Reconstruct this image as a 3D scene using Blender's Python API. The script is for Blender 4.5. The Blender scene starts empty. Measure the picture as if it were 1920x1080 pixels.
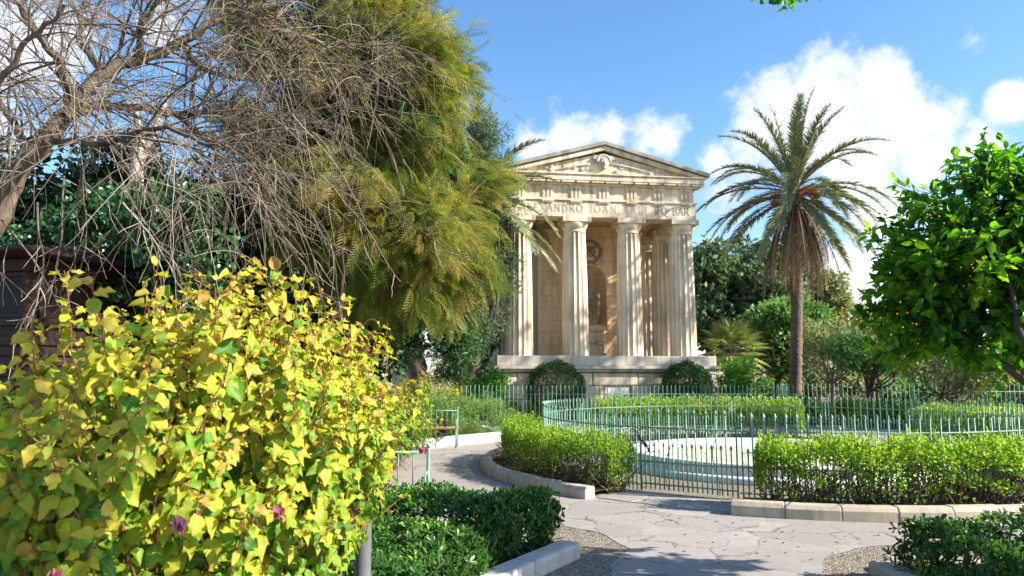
import bpy, bmesh, math
import numpy as np
from mathutils import Vector, Matrix

scene = bpy.context.scene
COL = scene.collection
R = math.radians
PI = math.pi

# ------------------------------------------------------------------ camera
FPX, HC = 1400.0, 1.6                      # focal length in photo pixels, eye height
TH = math.atan(163 / 1400)                 # upward pitch
CT, ST = math.cos(TH), math.sin(TH)
cam_data = bpy.data.cameras.new('camera')
cam = bpy.data.objects.new('camera', cam_data)
COL.objects.link(cam)
cam.location = (0, 0, HC)
cam.rotation_euler = (PI / 2 + TH, 0, 0)
cam_data.sensor_width = 36
cam_data.lens = FPX / 1920 * 36
cam_data.clip_start = 0.05
cam_data.clip_end = 5000
cam_data.dof.use_dof = True
cam_data.dof.focus_distance = 4.2
cam_data.dof.aperture_fstop = 6.3
scene.camera = cam

# ------------------------------------------------------------------ light
SUN_AZ, SUN_EL = R(106), R(32)
SUN = Vector((math.sin(SUN_AZ) * math.cos(SUN_EL), math.cos(SUN_AZ) * math.cos(SUN_EL), math.sin(SUN_EL)))
sd = bpy.data.lights.new('sun', 'SUN')
sd.energy = 4.8
sd.angle = R(0.53)
sd.color = (1.0, 0.94, 0.84)
so = bpy.data.objects.new('sun', sd)
COL.objects.link(so)
so.rotation_euler = SUN.to_track_quat('Z', 'Y').to_euler()
so.location = (20, -5, 20)
scene.view_settings.view_transform = 'Standard'
scene.view_settings.look = 'None'
scene.view_settings.exposure = 1.4
scene.view_settings.gamma = 1.0
scene.cycles.max_bounces = 7
scene.cycles.transparent_max_bounces = 8


def ray(px, py):
    u = (px - 960) / FPX
    v = (540 - py) / FPX
    return np.array([u, CT - v * ST, ST + v * CT])


def G(px, py, z=0.0):                      # photo pixel -> point on the level z
    d = ray(px, py)
    return d * ((z - HC) / d[2]) + np.array([0, 0, HC])


def P(px, py, Y):                          # photo pixel -> point at distance Y
    d = ray(px, py)
    return d * (Y / d[1]) + np.array([0, 0, HC])


# ------------------------------------------------------------------ sky
def node(nt, typ, loc=(0, 0), **kw):
    n = nt.nodes.new(typ)
    for k, v in kw.items():
        if k == 'inp':
            for a, b in v.items():
                n.inputs[a].default_value = b
        else:
            setattr(n, k, v)
    return n


def math_node(nt, op, a, b=None, c=None, clamp=False):
    n = nt.nodes.new('ShaderNodeMath')
    n.operation = op
    n.use_clamp = clamp
    for i, x in enumerate((a, b, c)):
        if x is None:
            continue
        if isinstance(x, (int, float)):
            n.inputs[i].default_value = x
        else:
            nt.links.new(x, n.inputs[i])
    return n.outputs[0]


world = bpy.data.worlds.new('World')
scene.world = world
world.use_nodes = True
wt = world.node_tree
wt.nodes.clear()
wout = node(wt, 'ShaderNodeOutputWorld')
bg = node(wt, 'ShaderNodeBackground')
bg.inputs[1].default_value = 0.105
sky = node(wt, 'ShaderNodeTexSky')
sky.sky_type = 'NISHITA'
sky.sun_disc = False
sky.sun_elevation = SUN_EL
sky.sun_rotation = SUN_AZ
sky.altitude = 20
sky.air_density = 1.0
sky.dust_density = 0.6
sky.ozone_density = 2.2
tc = node(wt, 'ShaderNodeTexCoord')
n1 = node(wt, 'ShaderNodeTexNoise', inp={'Scale': 5.0, 'Detail': 9.0, 'Roughness': 0.62})
wt.links.new(tc.outputs['Generated'], n1.inputs['Vector'])
n2 = node(wt, 'ShaderNodeTexNoise', inp={'Scale': 14.0, 'Detail': 8.0, 'Roughness': 0.65})
wt.links.new(tc.outputs['Generated'], n2.inputs['Vector'])
clouds = [  # photo px, py, angular radius in px, weight
    (1550, 200, 150, 1.0), (1470, 205, 105, 1), (1650, 165, 95, 1), (1690, 235, 115, 1), (1430, 240, 105, .95),
    (1600, 300, 140, 1), (1735, 300, 90, .95), (1835, 290, 75, .75), (1890, 198, 48, .95), (1335, 300, 70, .62),
    (1060, 258, 88, .70), (995, 275, 88, .75), (1135, 246, 55, .50), (1245, 262, 76, .70), (1828, 75, 60, .45),
    (1350, 390, 110, .55), (1660, 400, 80, .9), (1605, 520, 85, 1), (1330, 460, 60, .6), (60, 70, 130, .9), (300, 40, 70, .5),
    (-250, 200, 250, 1), (2250, 420, 250, .9), (2500, 200, 300, .9), (1800, 480, 200, .6), (900, 560, 200, .7)]
acc = None
for (cx, cy, cr, wgt) in clouds:
    d = ray(cx, cy)
    d = d / np.linalg.norm(d)
    vm = node(wt, 'ShaderNodeVectorMath', operation='DISTANCE')
    wt.links.new(tc.outputs['Generated'], vm.inputs[0])
    vm.inputs[1].default_value = tuple(d)
    v = math_node(wt, 'MULTIPLY_ADD', vm.outputs['Value'], -wgt / (cr / 1400), wgt)
    acc = v if acc is None else math_node(wt, 'MAXIMUM', acc, v)
acc = math_node(wt, 'MAXIMUM', math_node(wt, 'SUBTRACT', acc, 0.17), -0.6)
nn = math_node(wt, 'MULTIPLY_ADD', n1.outputs['Fac'], 1.7, -0.85)
nm = math_node(wt, 'MULTIPLY_ADD', n2.outputs['Fac'], 1.25, -0.625)
den = math_node(wt, 'ADD', math_node(wt, 'ADD', acc, nn), nm)
mr = node(wt, 'ShaderNodeMapRange', interpolation_type='SMOOTHSTEP')
mr.inputs['From Min'].default_value = 0.0
mr.inputs['From Max'].default_value = 0.33
wt.links.new(den, mr.inputs['Value'])
cmix = node(wt, 'ShaderNodeMix', data_type='RGBA')
wt.links.new(mr.outputs[0], cmix.inputs['Factor'])
hs = node(wt, 'ShaderNodeHueSaturation', inp={'Hue': 0.5, 'Saturation': 1.2, 'Value': 1.02})
wt.links.new(sky.outputs[0], hs.inputs['Color'])
wt.links.new(hs.outputs[0], cmix.inputs['A'])
cl2 = node(wt, 'ShaderNodeMapRange')
cl2.inputs['From Min'].default_value = 0.2
cl2.inputs['From Max'].default_value = 0.85
wt.links.new(den, cl2.inputs['Value'])
ccol = node(wt, 'ShaderNodeMix', data_type='RGBA')
ccol.inputs['A'].default_value = (3.0, 3.45, 4.0, 1)
ccol.inputs['B'].default_value = (4.9, 4.95, 5.0, 1)
wt.links.new(cl2.outputs[0], ccol.inputs['Factor'])
wt.links.new(ccol.outputs['Result'], cmix.inputs['B'])
wt.links.new(cmix.outputs['Result'], bg.inputs[0])
wt.links.new(bg.outputs[0], wout.inputs[0])


# ------------------------------------------------------------------ scene bookkeeping
def tag(o, label=None, cat=None, group=None, kind=None):
    if label:
        o['label'] = label
    if cat:
        o['category'] = cat
    if group:
        o['group'] = group
    if kind:
        o['kind'] = kind
    return o


def empty(name, loc, label, cat, group=None, rz=0.0):
    o = bpy.data.objects.new(name, None)
    COL.objects.link(o)
    o.empty_display_size = 0.2
    o.location = loc
    o.rotation_euler = (0, 0, rz)
    return tag(o, label, cat, group)


def finish(o, parent):
    COL.objects.link(o)
    if parent is not None:
        o.parent = parent
    return o


# ------------------------------------------------------------------ meshes
class MB:
    """collects boxes, tubes, lathes and raw faces for one mesh"""

    def __init__(self):
        self.v, self.f = [], []
        self.smooth = []

    def raw(self, verts, faces, smooth=False):
        k = len(self.v)
        self.v.extend([tuple(map(float, p)) for p in verts])
        for f in faces:
            self.f.append([i + k for i in f])
            self.smooth.append(smooth)
        return self

    def box(self, x0, x1, y0, y1, z0, z1, rz=0.0, c=None):
        vs = [(x, y, z) for z in (z0, z1) for (x, y) in ((x0, y0), (x1, y0), (x1, y1), (x0, y1))]
        if rz or c is not None:
            c = c or (0, 0)
            cs, sn = math.cos(rz), math.sin(rz)
            vs = [(c[0] + x * cs - y * sn, c[1] + x * sn + y * cs, z) for x, y, z in vs]
        return self.raw(vs, [(3, 2, 1, 0), (4, 5, 6, 7), (0, 1, 5, 4), (1, 2, 6, 5), (2, 3, 7, 6), (3, 0, 4, 7)])

    def tube(self, pts, rad, sides=6, cap=True, smooth=True):
        pts = np.asarray(pts, float)
        n = len(pts)
        rad = np.full(n, rad, float) if np.isscalar(rad) else np.asarray(rad, float)
        t = np.gradient(pts, axis=0)
        t /= np.linalg.norm(t, axis=1)[:, None] + 1e-12
        ref = np.array([0, 0, 1.0]) if abs(t[:, 2]).mean() < 0.8 else np.array([1.0, 0.2, 0])
        a = np.cross(t, ref)
        a /= np.linalg.norm(a, axis=1)[:, None] + 1e-12
        b = np.cross(a, t)
        ang = np.arange(sides) * 2 * PI / sides
        V = pts[:, None, :] + rad[:, None, None] * (np.cos(ang)[None, :, None] * a[:, None, :] + np.sin(ang)[None, :, None] * b[:, None, :])
        F = []
        for i in range(n - 1):
            for j in range(sides):
                k = (j + 1) % sides
                F.append((i * sides + j, i * sides + k, (i + 1) * sides + k, (i + 1) * sides + j))
        self.raw(V.reshape(-1, 3), F, smooth)
        if cap:
            self.f.append([len(self.v) - n * sides + j for j in range(sides)][::-1])
            self.f.append([len(self.v) - sides + j for j in range(sides)])
            self.smooth += [False, False]
        return self

    def lathe(self, prof, seg=32, c=(0, 0, 0), smooth=True, cap=True):
        V, F = [], []
        for r, z in prof:
            for j in range(seg):
                a = 2 * PI * j / seg
                V.append((c[0] + r * math.cos(a), c[1] + r * math.sin(a), c[2] + z))
        for i in range(len(prof) - 1):
            for j in range(seg):
                k = (j + 1) % seg
                F.append((i * seg + j, i * seg + k, (i + 1) * seg + k, (i + 1) * seg + j))
        if cap:
            F.append(tuple(range(seg))[::-1])
            F.append(tuple((len(prof) - 1) * seg + j for j in range(seg)))
        return self.raw(V, F, smooth)

    def prism(self, poly, z0, z1):
        n = len(poly)
        V = [(x, y, z0) for x, y in poly] + [(x, y, z1) for x, y in poly]
        F = [tuple(range(n))[::-1], tuple(range(n, 2 * n))]
        F += [(i, (i + 1) % n, n + (i + 1) % n, n + i) for i in range(n)]
        return self.raw(V, F)

    def prism_y(self, poly, y0, y1):       # polygon in x,z swept along y
        n = len(poly)
        V = [(x, y0, z) for x, z in poly] + [(x, y1, z) for x, z in poly]
        F = [tuple(range(n)), tuple(range(n, 2 * n))[::-1]]
        F += [(i, n + i, n + (i + 1) % n, (i + 1) % n) for i in range(n)]
        return self.raw(V, F)

    def ball(self, c, r, seg=10, rings=7, sx=1, sy=1, sz=1):
        V, F = [], []
        for i in range(rings + 1):
            p = PI * i / rings
            for j in range(seg):
                a = 2 * PI * j / seg
                V.append((c[0] + r * sx * math.sin(p) * math.cos(a), c[1] + r * sy * math.sin(p) * math.sin(a), c[2] - r * sz * math.cos(p)))
        for i in range(rings):
            for j in range(seg):
                k = (j + 1) % seg
                F.append((i * seg + j, i * seg + k, (i + 1) * seg + k, (i + 1) * seg + j))
        return self.raw(V, F, True)

    def mesh(self, name):
        me = bpy.data.meshes.new(name)
        me.from_pydata(self.v, [], self.f)
        me.polygons.foreach_set('use_smooth', self.smooth)
        me.update()
        return me

    def build(self, name, mat, parent=None, bevel=0.0, fix=True):
        me = self.mesh(name)
        if fix:
            bm = bmesh.new()
            bm.from_mesh(me)
            bmesh.ops.recalc_face_normals(bm, faces=bm.faces)
            bm.to_mesh(me)
            bm.free()
        me.materials.append(mat)
        o = bpy.data.objects.new(name, me)
        finish(o, parent)
        if bevel:
            m = o.modifiers.new('bevel', 'BEVEL')
            m.width = bevel
            m.segments = 2
            m.limit_method = 'ANGLE'
            m.angle_limit = R(40)
        return o


def tri_mesh(name, V, F, mat, parent, tone=None, uv=None, smooth=False):
    """V (n,3), F (m,k) numpy -> object"""
    me = bpy.data.meshes.new(name)
    n, m, k = len(V), len(F), F.shape[1]
    me.vertices.add(n)
    me.vertices.foreach_set('co', V.astype(np.float32).ravel())
    me.loops.add(m * k)
    me.loops.foreach_set('vertex_index', F.astype(np.int32).ravel())
    me.polygons.add(m)
    me.polygons.foreach_set('loop_start', np.arange(0, m * k, k, dtype=np.int32))
    if smooth:
        me.polygons.foreach_set('use_smooth', np.ones(m, bool))
    me.update(calc_edges=True)
    if tone is not None:
        at = me.attributes.new('tone', 'FLOAT', 'POINT')
        at.data.foreach_set('value', tone.astype(np.float32))
    if uv is not None:
        at = me.attributes.new('leafuv', 'FLOAT_VECTOR', 'POINT')
        at.data.foreach_set('vector', uv.astype(np.float32).ravel())
    me.validate()
    me.materials.append(mat)
    o = bpy.data.objects.new(name, me)
    return finish(o, parent)


def norm(a):
    return a / (np.linalg.norm(a, axis=-1, keepdims=True) + 1e-12)


def t_leaf(ts, ws, fold=0.18, droop=0.18, wave=0.0, ph=0.0, bend=0.0):
    V, F, U = [], [], []
    for t, w in zip(ts, ws):
        z = -droop * t * t
        e1_, e2_ = wave * w * math.sin(11 * t + ph), wave * w * math.sin(9 * t + 2 * ph + 1)
        b = bend * t * t
        V += [(-w + b, t, z + fold * w + e1_), (b, t, z), (w + b, t, z + fold * w + e2_)]
        U += [(-w, t, 0), (0, t, 0), (w, t, 0)]
    for i in range(len(ts) - 1):
        a = 3 * i
        F += [(a, a + 1, a + 4), (a, a + 4, a + 3), (a + 1, a + 2, a + 5), (a + 1, a + 5, a + 4)]
    return np.array(V, float), np.array(F), np.array(U, float)


T_DIA = (np.array([(0, 0, 0), (-.27, .45, .07), (0, 1, -.05), (.27, .45, .07)], float), np.array([(0, 3, 2), (0, 2, 1)]), np.zeros((4, 3)))
T_MID = t_leaf([0, .25, .6, 1], [.03, .24, .22, .01], .3, .2)
T_OBOV = t_leaf([0, .35, .72, .92, 1], [.02, .13, .21, .15, .02], .35, .15)
HT = [0, .07, .16, .24, .34, .42, .52, .60, .70, .78, .88, 1]
HW = [.03, .25, .355, .365, .40, .375, .365, .315, .265, .195, .12, .0]
T_HIBS = [t_leaf(HT, HW, f, d, w, p, b) for f, d, w, p, b in ((.35, .15, .25, 0, .1), (.15, .5, .35, 1, -.1), (-.35, .35, .25, 2, .15), (.75, -.2, .2, 3, -.05), (.2, .7, .4, 4, .12), (-.1, .1, .45, 5, -.15), (1.0, .3, .2, 2.5, .05))]
T_BLADE = (np.array([(-.5, 0, 0), (.5, 0, 0), (.35, .6, -.03), (0, 1, -.12), (-.35, .6, -.03)], float) * np.array([.09, 1, 1]), np.array([(0, 1, 2), (0, 2, 4), (4, 2, 3)]), np.zeros((5, 3)))


def leaf_arrays(pos, axis, nrm, size, tmpl, tone, wid=1.0):
    TV, TF, TU = tmpl
    axis = norm(axis)
    side = norm(np.cross(axis, nrm))
    nrm = np.cross(side, axis)
    s = size[:, None, None]
    w = (wid if np.isscalar(wid) else wid[:, None, None])
    V = pos[:, None, :] + s * (w * TV[None, :, 0:1] * side[:, None, :] + TV[None, :, 1:2] * axis[:, None, :] + TV[None, :, 2:3] * nrm[:, None, :])
    n, k = len(pos), len(TV)
    F = TF[None] + (np.arange(n) * k)[:, None, None]
    return V.reshape(-1, 3), F.reshape(-1, 3), np.repeat(tone, k), np.tile(TU, (n, 1))


def leaf_obj(name, parent, mat, pos, axis, nrm, size, tmpl, tone, wid=1.0, origin=(0, 0, 0), smooth=False):
    pos = pos - np.asarray(origin, float)
    if isinstance(tmpl, list):
        Vs, Fs, Ts, Us, off = [], [], [], [], 0
        idx = np.arange(len(pos)) % len(tmpl)
        for q, tm in enumerate(tmpl):
            s = idx == q
            V, F, T, U = leaf_arrays(pos[s], axis[s], nrm[s], size[s], tm, tone[s], wid)
            Vs.append(V); Fs.append(F + off); Ts.append(T); Us.append(U); off += len(V)
        V, F, T, U = np.concatenate(Vs), np.concatenate(Fs), np.concatenate(Ts), np.concatenate(Us)
    else:
        V, F, T, U = leaf_arrays(pos, axis, nrm, size, tmpl, tone, wid)
    return tri_mesh(name, V, F, mat, parent, T, U, smooth)


def tubes_obj(name, parent, mat, polys, sides=5, origin=(0, 0, 0)):
    """polys: list of (pts, radii)"""
    Vs, Fs, off = [], [], 0
    ang = np.arange(sides) * 2 * PI / sides
    ca, sa = np.cos(ang)[None, :, None], np.sin(ang)[None, :, None]
    for pts, rad in polys:
        pts = np.asarray(pts, float) - np.asarray(origin, float)
        n = len(pts)
        rad = np.broadcast_to(np.asarray(rad, float), (n,))
        t = norm(np.gradient(pts, axis=0))
        ref = np.array([0, 0, 1.0]) if abs(t[:, 2]).mean() < 0.75 else np.array([1.0, 0.3, 0])
        a = norm(np.cross(t, ref))
        b = np.cross(a, t)
        V = pts[:, None, :] + rad[:, None, None] * (ca * a[:, None, :] + sa * b[:, None, :])
        Vs.append(V.reshape(-1, 3))
        i = np.arange(n - 1)[:, None] * sides
        j = np.arange(sides)[None, :]
        k = (j + 1) % sides
        Fs.append(np.stack([i + j, i + k, i + sides + k, i + sides + j], -1).reshape(-1, 4) + off)
        off += n * sides
    return tri_mesh(name, np.concatenate(Vs), np.concatenate(Fs), mat, parent, smooth=True)


def sheet(name, poly, z, mat, label=None, kind='structure'):
    me = bpy.data.meshes.new(name)
    me.from_pydata([(x, y, z) for x, y in poly], [], [tuple(range(len(poly)))])
    bm = bmesh.new(); bm.from_mesh(me)
    bmesh.ops.recalc_face_normals(bm, faces=bm.faces)
    for f in bm.faces:
        if f.normal.z < 0:
            f.normal_flip()
    bmesh.ops.triangulate(bm, faces=bm.faces)
    bm.to_mesh(me); bm.free()
    me.materials.append(mat)
    o = bpy.data.objects.new(name, me)
    finish(o, None)
    return tag(o, label, None, None, kind)


# ------------------------------------------------------------------ materials
def new_mat(name):
    m = bpy.data.materials.new(name)
    m.use_nodes = True
    nt = m.node_tree
    nt.nodes.clear()
    out = node(nt, 'ShaderNodeOutputMaterial')
    return m, nt, out


def ramp(nt, fac, stops):
    r = nt.nodes.new('ShaderNodeValToRGB')
    e = r.color_ramp.elements
    while len(e) < len(stops):
        e.new(0.5)
    for el, (p, c) in zip(e, stops):
        el.position = p
        el.color = (*c, 1)
    nt.links.new(fac, r.inputs[0])
    return r.outputs[0]


def noise(nt, scale, detail=4.0, rough=0.55, vec=None, dist=0.0):
    n = node(nt, 'ShaderNodeTexNoise', inp={'Scale': scale, 'Detail': detail, 'Roughness': rough, 'Distortion': dist})
    if vec is not None:
        nt.links.new(vec, n.inputs['Vector'])
    return n.outputs['Fac']


def objco(nt, scale=None):
    t = node(nt, 'ShaderNodeTexCoord')
    if scale is None:
        return t.outputs['Object']
    mp = node(nt, 'ShaderNodeMapping')
    mp.inputs['Scale'].default_value = scale
    nt.links.new(t.outputs['Object'], mp.inputs[0])
    return mp.outputs[0]


def mixc(nt, fac, a, b, mode='MIX'):
    n = node(nt, 'ShaderNodeMix', data_type='RGBA', blend_type=mode)
    for k, x in (('Factor', fac), ('A', a), ('B', b)):
        s = n.inputs[k]
        if isinstance(x, (int, float)):
            s.default_value = x
        elif isinstance(x, tuple):
            s.default_value = (*x, 1)
        else:
            nt.links.new(x, s)
    return n.outputs['Result']


def bump(nt, height, strength, dist):
    b = node(nt, 'ShaderNodeBump', inp={'Strength': strength, 'Distance': dist})
    nt.links.new(height, b.inputs['Height'])
    return b.outputs[0]


def principled(nt, out, col, rough=0.7, nrm=None, spec=0.4, metal=0.0):
    p = node(nt, 'ShaderNodeBsdfPrincipled')
    for k, x in (('Base Color', col), ('Roughness', rough)):
        if isinstance(x, tuple):
            p.inputs[k].default_value = (*x, 1)
        elif isinstance(x, (int, float)):
            p.inputs[k].default_value = x
        else:
            nt.links.new(x, p.inputs[k])
    p.inputs['Specular IOR Level'].default_value = spec
    p.inputs['Metallic'].default_value = metal
    if nrm is not None:
        nt.links.new(nrm, p.inputs['Normal'])
    nt.links.new(p.outputs[0], out.inputs[0])
    return p


def mat_leaf(name, stops, rough=0.5, trans=0.4, spec=0.35, veins=False, tboost=1.5):
    m, nt, out = new_mat(name)
    at = node(nt, 'ShaderNodeAttribute', attribute_name='tone')
    col = ramp(nt, at.outputs['Fac'], stops)
    if veins:
        uv = node(nt, 'ShaderNodeAttribute', attribute_name='leafuv')
        sx = node(nt, 'ShaderNodeSeparateXYZ')
        nt.links.new(uv.outputs['Vector'], sx.inputs[0])
        ax = math_node(nt, 'ABSOLUTE', sx.outputs[0])
        mid = math_node(nt, 'LESS_THAN', ax, 0.018)
        ph = math_node(nt, 'SUBTRACT', sx.outputs[1], math_node(nt, 'MULTIPLY', ax, 0.75))
        fr = math_node(nt, 'FRACT', math_node(nt, 'MULTIPLY', ph, 6.0))
        sv = math_node(nt, 'LESS_THAN', math_node(nt, 'ABSOLUTE', math_node(nt, 'SUBTRACT', fr, 0.5)), 0.07)
        ve = math_node(nt, 'MULTIPLY', math_node(nt, 'MAXIMUM', mid, math_node(nt, 'MULTIPLY', sv, 0.5)), 0.22)
        col = mixc(nt, ve, col, (0.75, 0.62, 0.30))
        # brown dry margins on some leaves
        nz = noise(nt, 38.0, 3.0)
        ed = math_node(nt, 'MULTIPLY', math_node(nt, 'GREATER_THAN', sx.outputs[1], 0.72), math_node(nt, 'GREATER_THAN', nz, 0.6))
        col = mixc(nt, math_node(nt, 'MULTIPLY', ed, 0.55), col, (0.42, 0.22, 0.05))
        blot = noise(nt, 60.0, 4.0, .65)
        col = mixc(nt, math_node(nt, 'MULTIPLY_ADD', blot, 1.6, -.72, True), col, (.16, .25, .015))
        vb = bump(nt, math_node(nt, 'SUBTRACT', noise(nt, 90.0, 3.0, .6), math_node(nt, 'MULTIPLY', ve, 2.2)), .7, .003)
    p = principled(nt, out, col, rough, vb if veins else None, spec)
    tr = node(nt, 'ShaderNodeBsdfTranslucent')
    g = mixc(nt, 1.0, col, (tboost, tboost * 1.02, tboost * 0.55), 'MULTIPLY')
    nt.links.new(g, tr.inputs[0])
    mx = node(nt, 'ShaderNodeMixShader')
    mx.inputs[0].default_value = trans
    nt.links.new(p.outputs[0], mx.inputs[1])
    nt.links.new(tr.outputs[0], mx.inputs[2])
    nt.links.new(mx.outputs[0], out.inputs[0])
    return m


def mat_bark(name, c1, c2, scale=8.0, stretch=4.0, rough=0.9, bstr=0.6, bd=0.02):
    m, nt, out = new_mat(name)
    v = objco(nt, (1, 1, 1.0 / stretch))
    a = noise(nt, scale, 6, 0.65, v)
    b = noise(nt, scale * 0.23, 3, 0.5)
    f = math_node(nt, 'MULTIPLY_ADD', b, 0.5, math_node(nt, 'MULTIPLY_ADD', a, 1.4, -0.45))
    col = ramp(nt, f, [(0.2, c1), (0.85, c2)])
    principled(nt, out, col, rough, bump(nt, a, bstr, bd), 0.2)
    return m


def mat_stone(name, c_light, c_dark, c_stain, stain=0.5, joints=None, rough=0.85, sc=1.0, speck=0.0):
    m, nt, out = new_mat(name)
    v = objco(nt)
    big = noise(nt, 0.9 * sc, 5, 0.6, v)
    streak = noise(nt, 2.2 * sc, 5, 0.6, objco(nt, (1.6, 1.6, 0.22)))
    fine = noise(nt, 24 * sc, 5, 0.7, v)
    col = ramp(nt, big, [(0.3, c_dark), (0.62, c_light)])
    sf = math_node(nt, 'MULTIPLY', math_node(nt, 'MULTIPLY_ADD', streak, 4.2, -1.95, True), stain, None, True)
    col = mixc(nt, sf, col, c_stain)
    col = mixc(nt, math_node(nt, 'MULTIPLY_ADD', fine, 0.55, -0.12, True), col, tuple(x * 0.72 for x in c_dark))
    pits = node(nt, 'ShaderNodeTexVoronoi', inp={'Scale': 16 * sc})
    nt.links.new(v, pits.inputs['Vector'])
    pm = math_node(nt, 'LESS_THAN', pits.outputs['Distance'], 0.16)
    pm = math_node(nt, 'MULTIPLY', pm, math_node(nt, 'GREATER_THAN', big, 0.48))
    col = mixc(nt, math_node(nt, 'MULTIPLY', pm, 0.35 + speck), col, tuple(x * 0.4 for x in c_dark))
    h = math_node(nt, 'SUBTRACT', fine, math_node(nt, 'MULTIPLY', pm, 0.6))
    if joints:
        br = node(nt, 'ShaderNodeTexBrick', inp={'Scale': 1.0, 'Mortar Size': 0.012, 'Mortar Smooth': 0.2, 'Brick Width': joints[0], 'Row Height': joints[1]})
        mp = node(nt, 'ShaderNodeMapping')
        mp.inputs['Rotation'].default_value = (R(90), 0, 0)
        nt.links.new(v, mp.inputs[0])
        nt.links.new(mp.outputs[0], br.inputs['Vector'])
        col = mixc(nt, math_node(nt, 'MULTIPLY', br.outputs['Fac'], 0.38), col, tuple(x * 0.35 for x in c_dark))
        h = math_node(nt, 'SUBTRACT', h, math_node(nt, 'MULTIPLY', br.outputs['Fac'], 1.5))
    principled(nt, out, col, rough, bump(nt, h, 0.5, 0.012), 0.25)
    return m


def mat_plain(name, c1, c2, scale=6.0, rough=0.6, spec=0.4, metal=0.0, bs=0.2, bd=0.004, detail=5):
    m, nt, out = new_mat(name)
    a = noise(nt, scale, detail, 0.6, objco(nt))
    col = ramp(nt, a, [(0.32, c1), (0.68, c2)])
    principled(nt, out, col, rough, bump(nt, a, bs, bd), spec, metal)
    return m


M = {}
M['lime'] = mat_stone('limestone', (.83, .71, .53), (.58, .46, .31), (.26, .20, .14), .95)
M['lime_wall'] = mat_stone('limestone_ashlar', (.80, .59, .36), (.66, .46, .26), (.38, .22, .09), .75, (0.9, 0.45))
M['lime_inner'] = mat_stone('limestone_ochre', (.80, .60, .37), (.66, .47, .27), (.46, .26, .10), .6)
M['lime_grey'] = mat_stone('limestone_weathered', (.58, .52, .43), (.40, .36, .29), (.18, .16, .135), .85)
M['lime_roof'] = mat_stone('limestone_lichen', (.42, .38, .31), (.24, .22, .18), (.10, .10, .09), .8)
M['kerb'] = mat_stone('kerb_stone', (.52, .45, .35), (.38, .32, .24), (.22, .18, .13), .6, None, .9, 3.0, .25)
M['relief_dark'] = mat_stone('relief_stone_dark', (.30, .22, .14), (.20, .14, .085), (.10, .07, .05), .5)
M['letter'] = mat_plain('letter_lead', (.15, .145, .135), (.34, .30, .25), 9)
M['white'] = mat_stone('white_paint', (.74, .72, .66), (.65, .63, .57), (.36, .35, .28), .55, None, .65)
M['basin_in'] = mat_plain('basin_floor_paint', (.44, .47, .26), (.70, .67, .46), 2.2, .5, .3)


def mat_enamel():
    m, nt, out = new_mat('green_enamel')
    v = objco(nt)
    a = noise(nt, 7.0, 6, .7, v)
    g_ = noise(nt, 1.3, 3, .5, node(nt, 'ShaderNodeNewGeometry').outputs['Position'])
    f = math_node(nt, 'MULTIPLY_ADD', g_, .5, math_node(nt, 'MULTIPLY', a, .6, None))
    col = ramp(nt, f, [(.38, (.055, .14, .09)), (.52, (.12, .25, .17)), (.66, (.18, .31, .23)), (.70, (.17, .10, .06))])
    principled(nt, out, col, .48, bump(nt, a, .3, .003), .45)
    return m


M['green_metal'] = mat_enamel()
M['dark_metal'] = mat_plain('black_iron', (.015, .015, .017), (.04, .04, .04), 30, .5, .5)
M['grey_metal'] = mat_plain('grey_enamel', (.09, .095, .105), (.13, .135, .145), 14, .4, .5)
M['seat_wood'] = mat_bark('varnished_wood', (.28, .12, .06), (.48, .25, .14), 14, .2, .55, .2, .003)
M['kiosk_wood'] = mat_bark('shade_toned_wood', (.018, .011, .008), (.050, .026, .018), 10, .25, .6, .3, .004)  # wood tone darkened to carry the shade over the kiosk
M['glass'] = mat_plain('shade_toned_glass', (.012, .016, .014), (.026, .03, .026), 3.0, .5, .08)  # kiosk panes, shade put into the tone and sky reflection kept low
M['bark_pale'] = mat_bark('pale_bark', (.20, .165, .125), (.50, .44, .35), 14, 3.0)
M['bark_limb'] = mat_bark('limb_bark', (.045, .032, .024), (.24, .185, .135), 7, 3.0)


def mat_twig():
    m, nt, out = new_mat('twig_bark')
    g_ = node(nt, 'ShaderNodeNewGeometry')
    a = noise(nt, 9, 4, .6, objco(nt))
    f = math_node(nt, 'ADD', math_node(nt, 'MULTIPLY', g_.outputs['Random Per Island'], .75), math_node(nt, 'MULTIPLY_ADD', a, .6, -.2))
    col = ramp(nt, f, [(.1, (.06, .042, .028)), (.5, (.145, .115, .085)), (.9, (.38, .34, .28))])
    principled(nt, out, col, .85, None, .2)
    return m


M['bark_twig'] = mat_twig()
M['bark_brown'] = mat_bark('brown_bark', (.07, .05, .035), (.22, .165, .12), 10, 3.5)
M['bark_dark'] = mat_bark('dark_bark', (.03, .022, .016), (.10, .075, .055), 9, 3.0)
M['bark_palm'] = mat_bark('palm_bark', (.065, .05, .038), (.25, .185, .135), 7, .4, .95, .8, .04)
M['stem_red'] = mat_plain('red_stem', (.16, .05, .03), (.30, .13, .07), 12, .6)
M['soil'] = mat_plain('soil', (.055, .036, .022), (.15, .10, .065), 9, .95, .1, 0, .8, .03, 8)
M['ground'] = mat_plain('dry_ground', (.12, .11, .06), (.30, .25, .17), 1.2, .95, .1, 0, .6, .02, 8)
M['wall_far'] = mat_stone('far_wall_stone', (.60, .46, .36), (.45, .34, .26), (.30, .22, .16), .5, (1.0, .4))

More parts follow.
